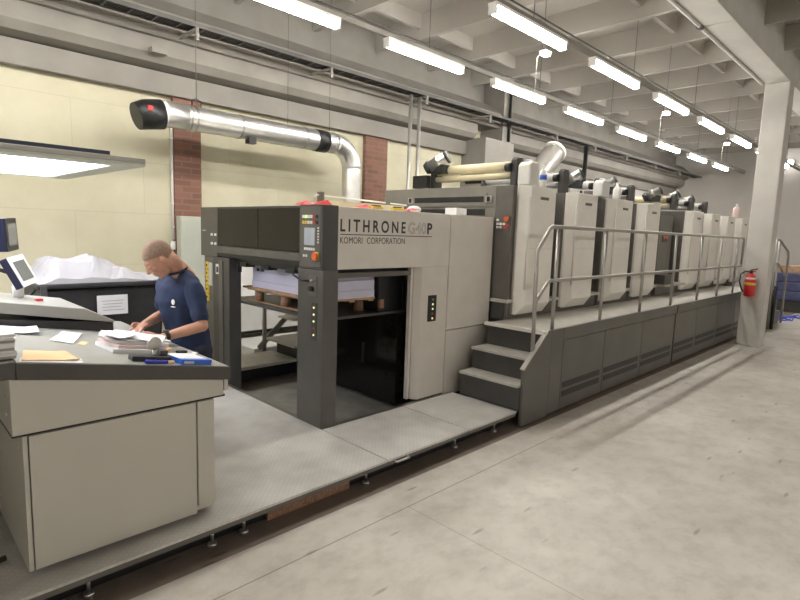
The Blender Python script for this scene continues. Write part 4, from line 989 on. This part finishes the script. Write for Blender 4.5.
# hands
def hand(W, E_, d, side, down, fing, thumbdir):
    d = Vector(d).normalized(); dn = Vector(down); dn = (dn-d*dn.dot(d)).normalized(); sd = dn.cross(d)*side
    pc = W+d*.050
    sk.obox(pc, d*.042, sd*.036, dn*.011); sk.ball(pc, .052, .040, .017, Matrix((d, sd, dn)).transposed())
    for i, (off, ln, r_) in enumerate(((-.030, .072, .0088), (-.010, .082, .0092), (.011, .076, .0090), (.030, .060, .0080))):
        k0 = W+d*.075+sd*off; c_ = fing[i]
        k1 = k0+(d*math.cos(c_*.4)+dn*math.sin(c_*.4)+sd*off*1.2).normalized()*ln*.45
        k2 = k1+(d*math.cos(c_)+dn*math.sin(c_)+sd*off).normalized()*ln*.32
        k3 = k2+(d*math.cos(c_*1.5)+dn*math.sin(c_*1.5)).normalized()*ln*.25
        caps(sk, [tuple(k0), tuple(k1), tuple(k2), tuple(k3)], [r_*1.05, r_, r_*.92, r_*.8])
    t0 = W+d*.022-sd*.024; td = Vector(thumbdir).normalized()
    t1 = t0+(td*.8+d*.35-sd*.6).normalized()*.038; t2 = t1+(td*.5+d*.9-sd*.3).normalized()*.030; t3 = t2+(d*.9+dn*.2).normalized()*.022
    caps(sk, [tuple(t0), tuple(t1), tuple(t2), tuple(t3)], [.015, .0115, .0105, .009])
hand(WL, EL, (-.86, .50, .12), 1, (0, 0, -1), (.25, .3, .35, .45), (0, .3, .2))
hand(WR, ER, (-.72, -.66, -.14), -1, (0, 0, -1), (.3, .35, .35, .4), (0, -.3, .2))
body = remeshed(sk, 'body', 'skin', man, .0045, 2)
# hair shell
hm = MB(); hm.ball(H(-.024, 0, .040), .109*HS, .085*HS, .100*HS, HR, 80, 50)
keep = []
o_ = MB(); o_.v = hm.v
for fc in hm.f:
    c_ = sum((Vector(hm.v[i]) for i in fc), Vector())/len(fc)-hd; c_ = c_/HS
    a_, b2, c2 = c_.dot(hf), c_.dot(hl), c_.dot(hu)
    if c2 > .038+.45*max(0, a_)+.25*abs(a_+.01)*(a_ < -.01)*-1 or (a_ < -.035 and c2 > -.03): o_.f.append(fc); o_.sm.append(True)
ho = o_.build('hair', 'hair', man, fix=False); so = ho.modifiers.new('s', 'SOLIDIFY'); so.thickness = .003; so.offset = 0
bm_ = MB(); bm_.ball(H(.040, 0, -.062), .059*HS, .057*HS, .062*HS, HR, 64, 40)
o_ = MB(); o_.v = bm_.v
for fc in bm_.f:
    c_ = sum((Vector(bm_.v[i]) for i in fc), Vector())/len(fc)-hd; c_ = c_/HS
    a_, b2, c2 = c_.dot(hf), c_.dot(hl), c_.dot(hu)
    if c2 < -.052 and a_ > -.03: o_.f.append(fc); o_.sm.append(True)
bo = o_.build('beard_stubble', 'beard', man, fix=False); so = bo.modifiers.new('s', 'SOLIDIFY'); so.thickness = .002; so.offset = 0
for s_ in (1, -1):
    MB().tube([tuple(H(.103, s_*.020, .012)), tuple(H(.098, s_*.046, .012))], .003, 8).build('eyelash', 'hair', man)
    MB().tube([tuple(H(.096, s_*.016, .042)), tuple(H(.084, s_*.048, .046))], .003, 8).build('eyebrow', 'hair', man)
# tee shirt
ts = MB()
back = sm-f*.045
loft(ts, [(sm+U*.055+f*-.01, l*.075, f*.065), (sm+U*.035-f*.01, l*.13, f*.085), (sm+U*.0, l*.190, f*.105), (sm-U*.10+f*.005, l*.195, f*.125), (sm.lerp(hip, .6)+f*.02, l*.168, f*.118), (hip+U*.06+f*.01, l*.170, f*.120), (hip-U*.15, l*.180, f*.128)], 32)
caps(ts, [neck0-U*.01+l*.03, SL-U*.0, SL.lerp(EL, .74)], [.056, .060, .059]); caps(ts, [neck0-U*.01-l*.03, SR, SR.lerp(ER, .68)], [.060, .066, .068])
shirt = remeshed(ts, 'tee_shirt', 'shirt', man, .008, 10)
tx = bpy.data.textures.new('folds', 'CLOUDS'); tx.noise_scale = .11; tx.noise_depth = 1
dm = shirt.modifiers.new('d', 'DISPLACE'); dm.texture = tx; dm.strength = .03; dm.mid_level = .5; dm.texture_coords = 'LOCAL'
MB().tube([tuple(neck0+Vector((-.035, -.01, .03))+l*.066*math.cos(a)+(f*.062+U*-.028)*math.sin(a)) for a in [2*PI*i/24 for i in range(25)]], .008, 8, caps=False).build('collar', 'trousers', man)
# small chest emblem
cc_ = sm+f*.128-U*.095+l*.085
for (du, dv_, a_, b_) in ((0, 0, .017, .019), (0, -.032, .024, .004)):
    MB().ball(cc_+U*dv_, .004, a_, b_, Matrix((f, l, U)).transposed()).build('chest_emblem', 'white', man)
tr = MB()
loft(tr, [(hip+U*.06, l*.165, f*.112), (hip-U*.06, l*.172, f*.120), (hip-U*.14, l*.165, f*.115)])
for K in (.10, -.10):
    hp = hip+l*K-U*.08; kn = hip+l*(K*1.0)+f*.07-U*.42; an = hip+l*(K*1.0)+f*.08; an.z = .23
    caps(tr, [hp, kn, an], [.092, .070, .058])
remeshed(tr, 'trousers', 'trousers', man, .010, 4)
for K in (.10, -.10):
    an = hip+l*(K*1.0)+f*.12; an.z = .215
    MB().ball(an+f*.02-U*.01, .145, .052, .044, Matrix((f, l, U)).transposed()).build('shoe', 'black', man)
# watch
wd = (WL-EL).normalized()
MB().tube([tuple(WL-wd*.034), tuple(WL-wd*.010)], .0335, 24).build('watch_strap', 'black', man)
MB().tube([tuple(WL-wd*.022+U*.028), tuple(WL-wd*.022+U*.040)], .019, 20).build('watch_case', 'dark', man)

# ------------------------------------------------------------------ camera, world, view
f_ = 538.0
def dirv_(px, py): return Vector((px-400, py-300, f_)).normalized()
X = dirv_(943, 250); Y = dirv_(-142, 213); Y = (Y-X*Y.dot(X)).normalized(); Z = X.cross(Y)
if Z.y > 0: Z = -Z
right = Vector((X.x, Y.x, Z.x)); down = Vector((X.y, Y.y, Z.y)); fwd = Vector((X.z, Y.z, Z.z))
R = Matrix((right, -down, -fwd)).transposed().to_4x4()
cam = bpy.data.cameras.new('camera'); co = bpy.data.objects.new('camera', cam); C.objects.link(co)
co.matrix_world = Matrix.Translation((0, 0, 1.75)) @ R
cam.sensor_width = 36; cam.lens = f_/800*36; cam.clip_start = .05; cam.clip_end = 100
scn.camera = co
w = bpy.data.worlds.new('world'); scn.world = w; w.use_nodes = True
w.node_tree.nodes['Background'].inputs[0].default_value = (.9, .95, 1, 1); w.node_tree.nodes['Background'].inputs[1].default_value = .3
scn.view_settings.view_transform = 'Standard'; scn.view_settings.look = 'None'; scn.view_settings.gamma = 1
scn.view_settings.exposure = 1.75
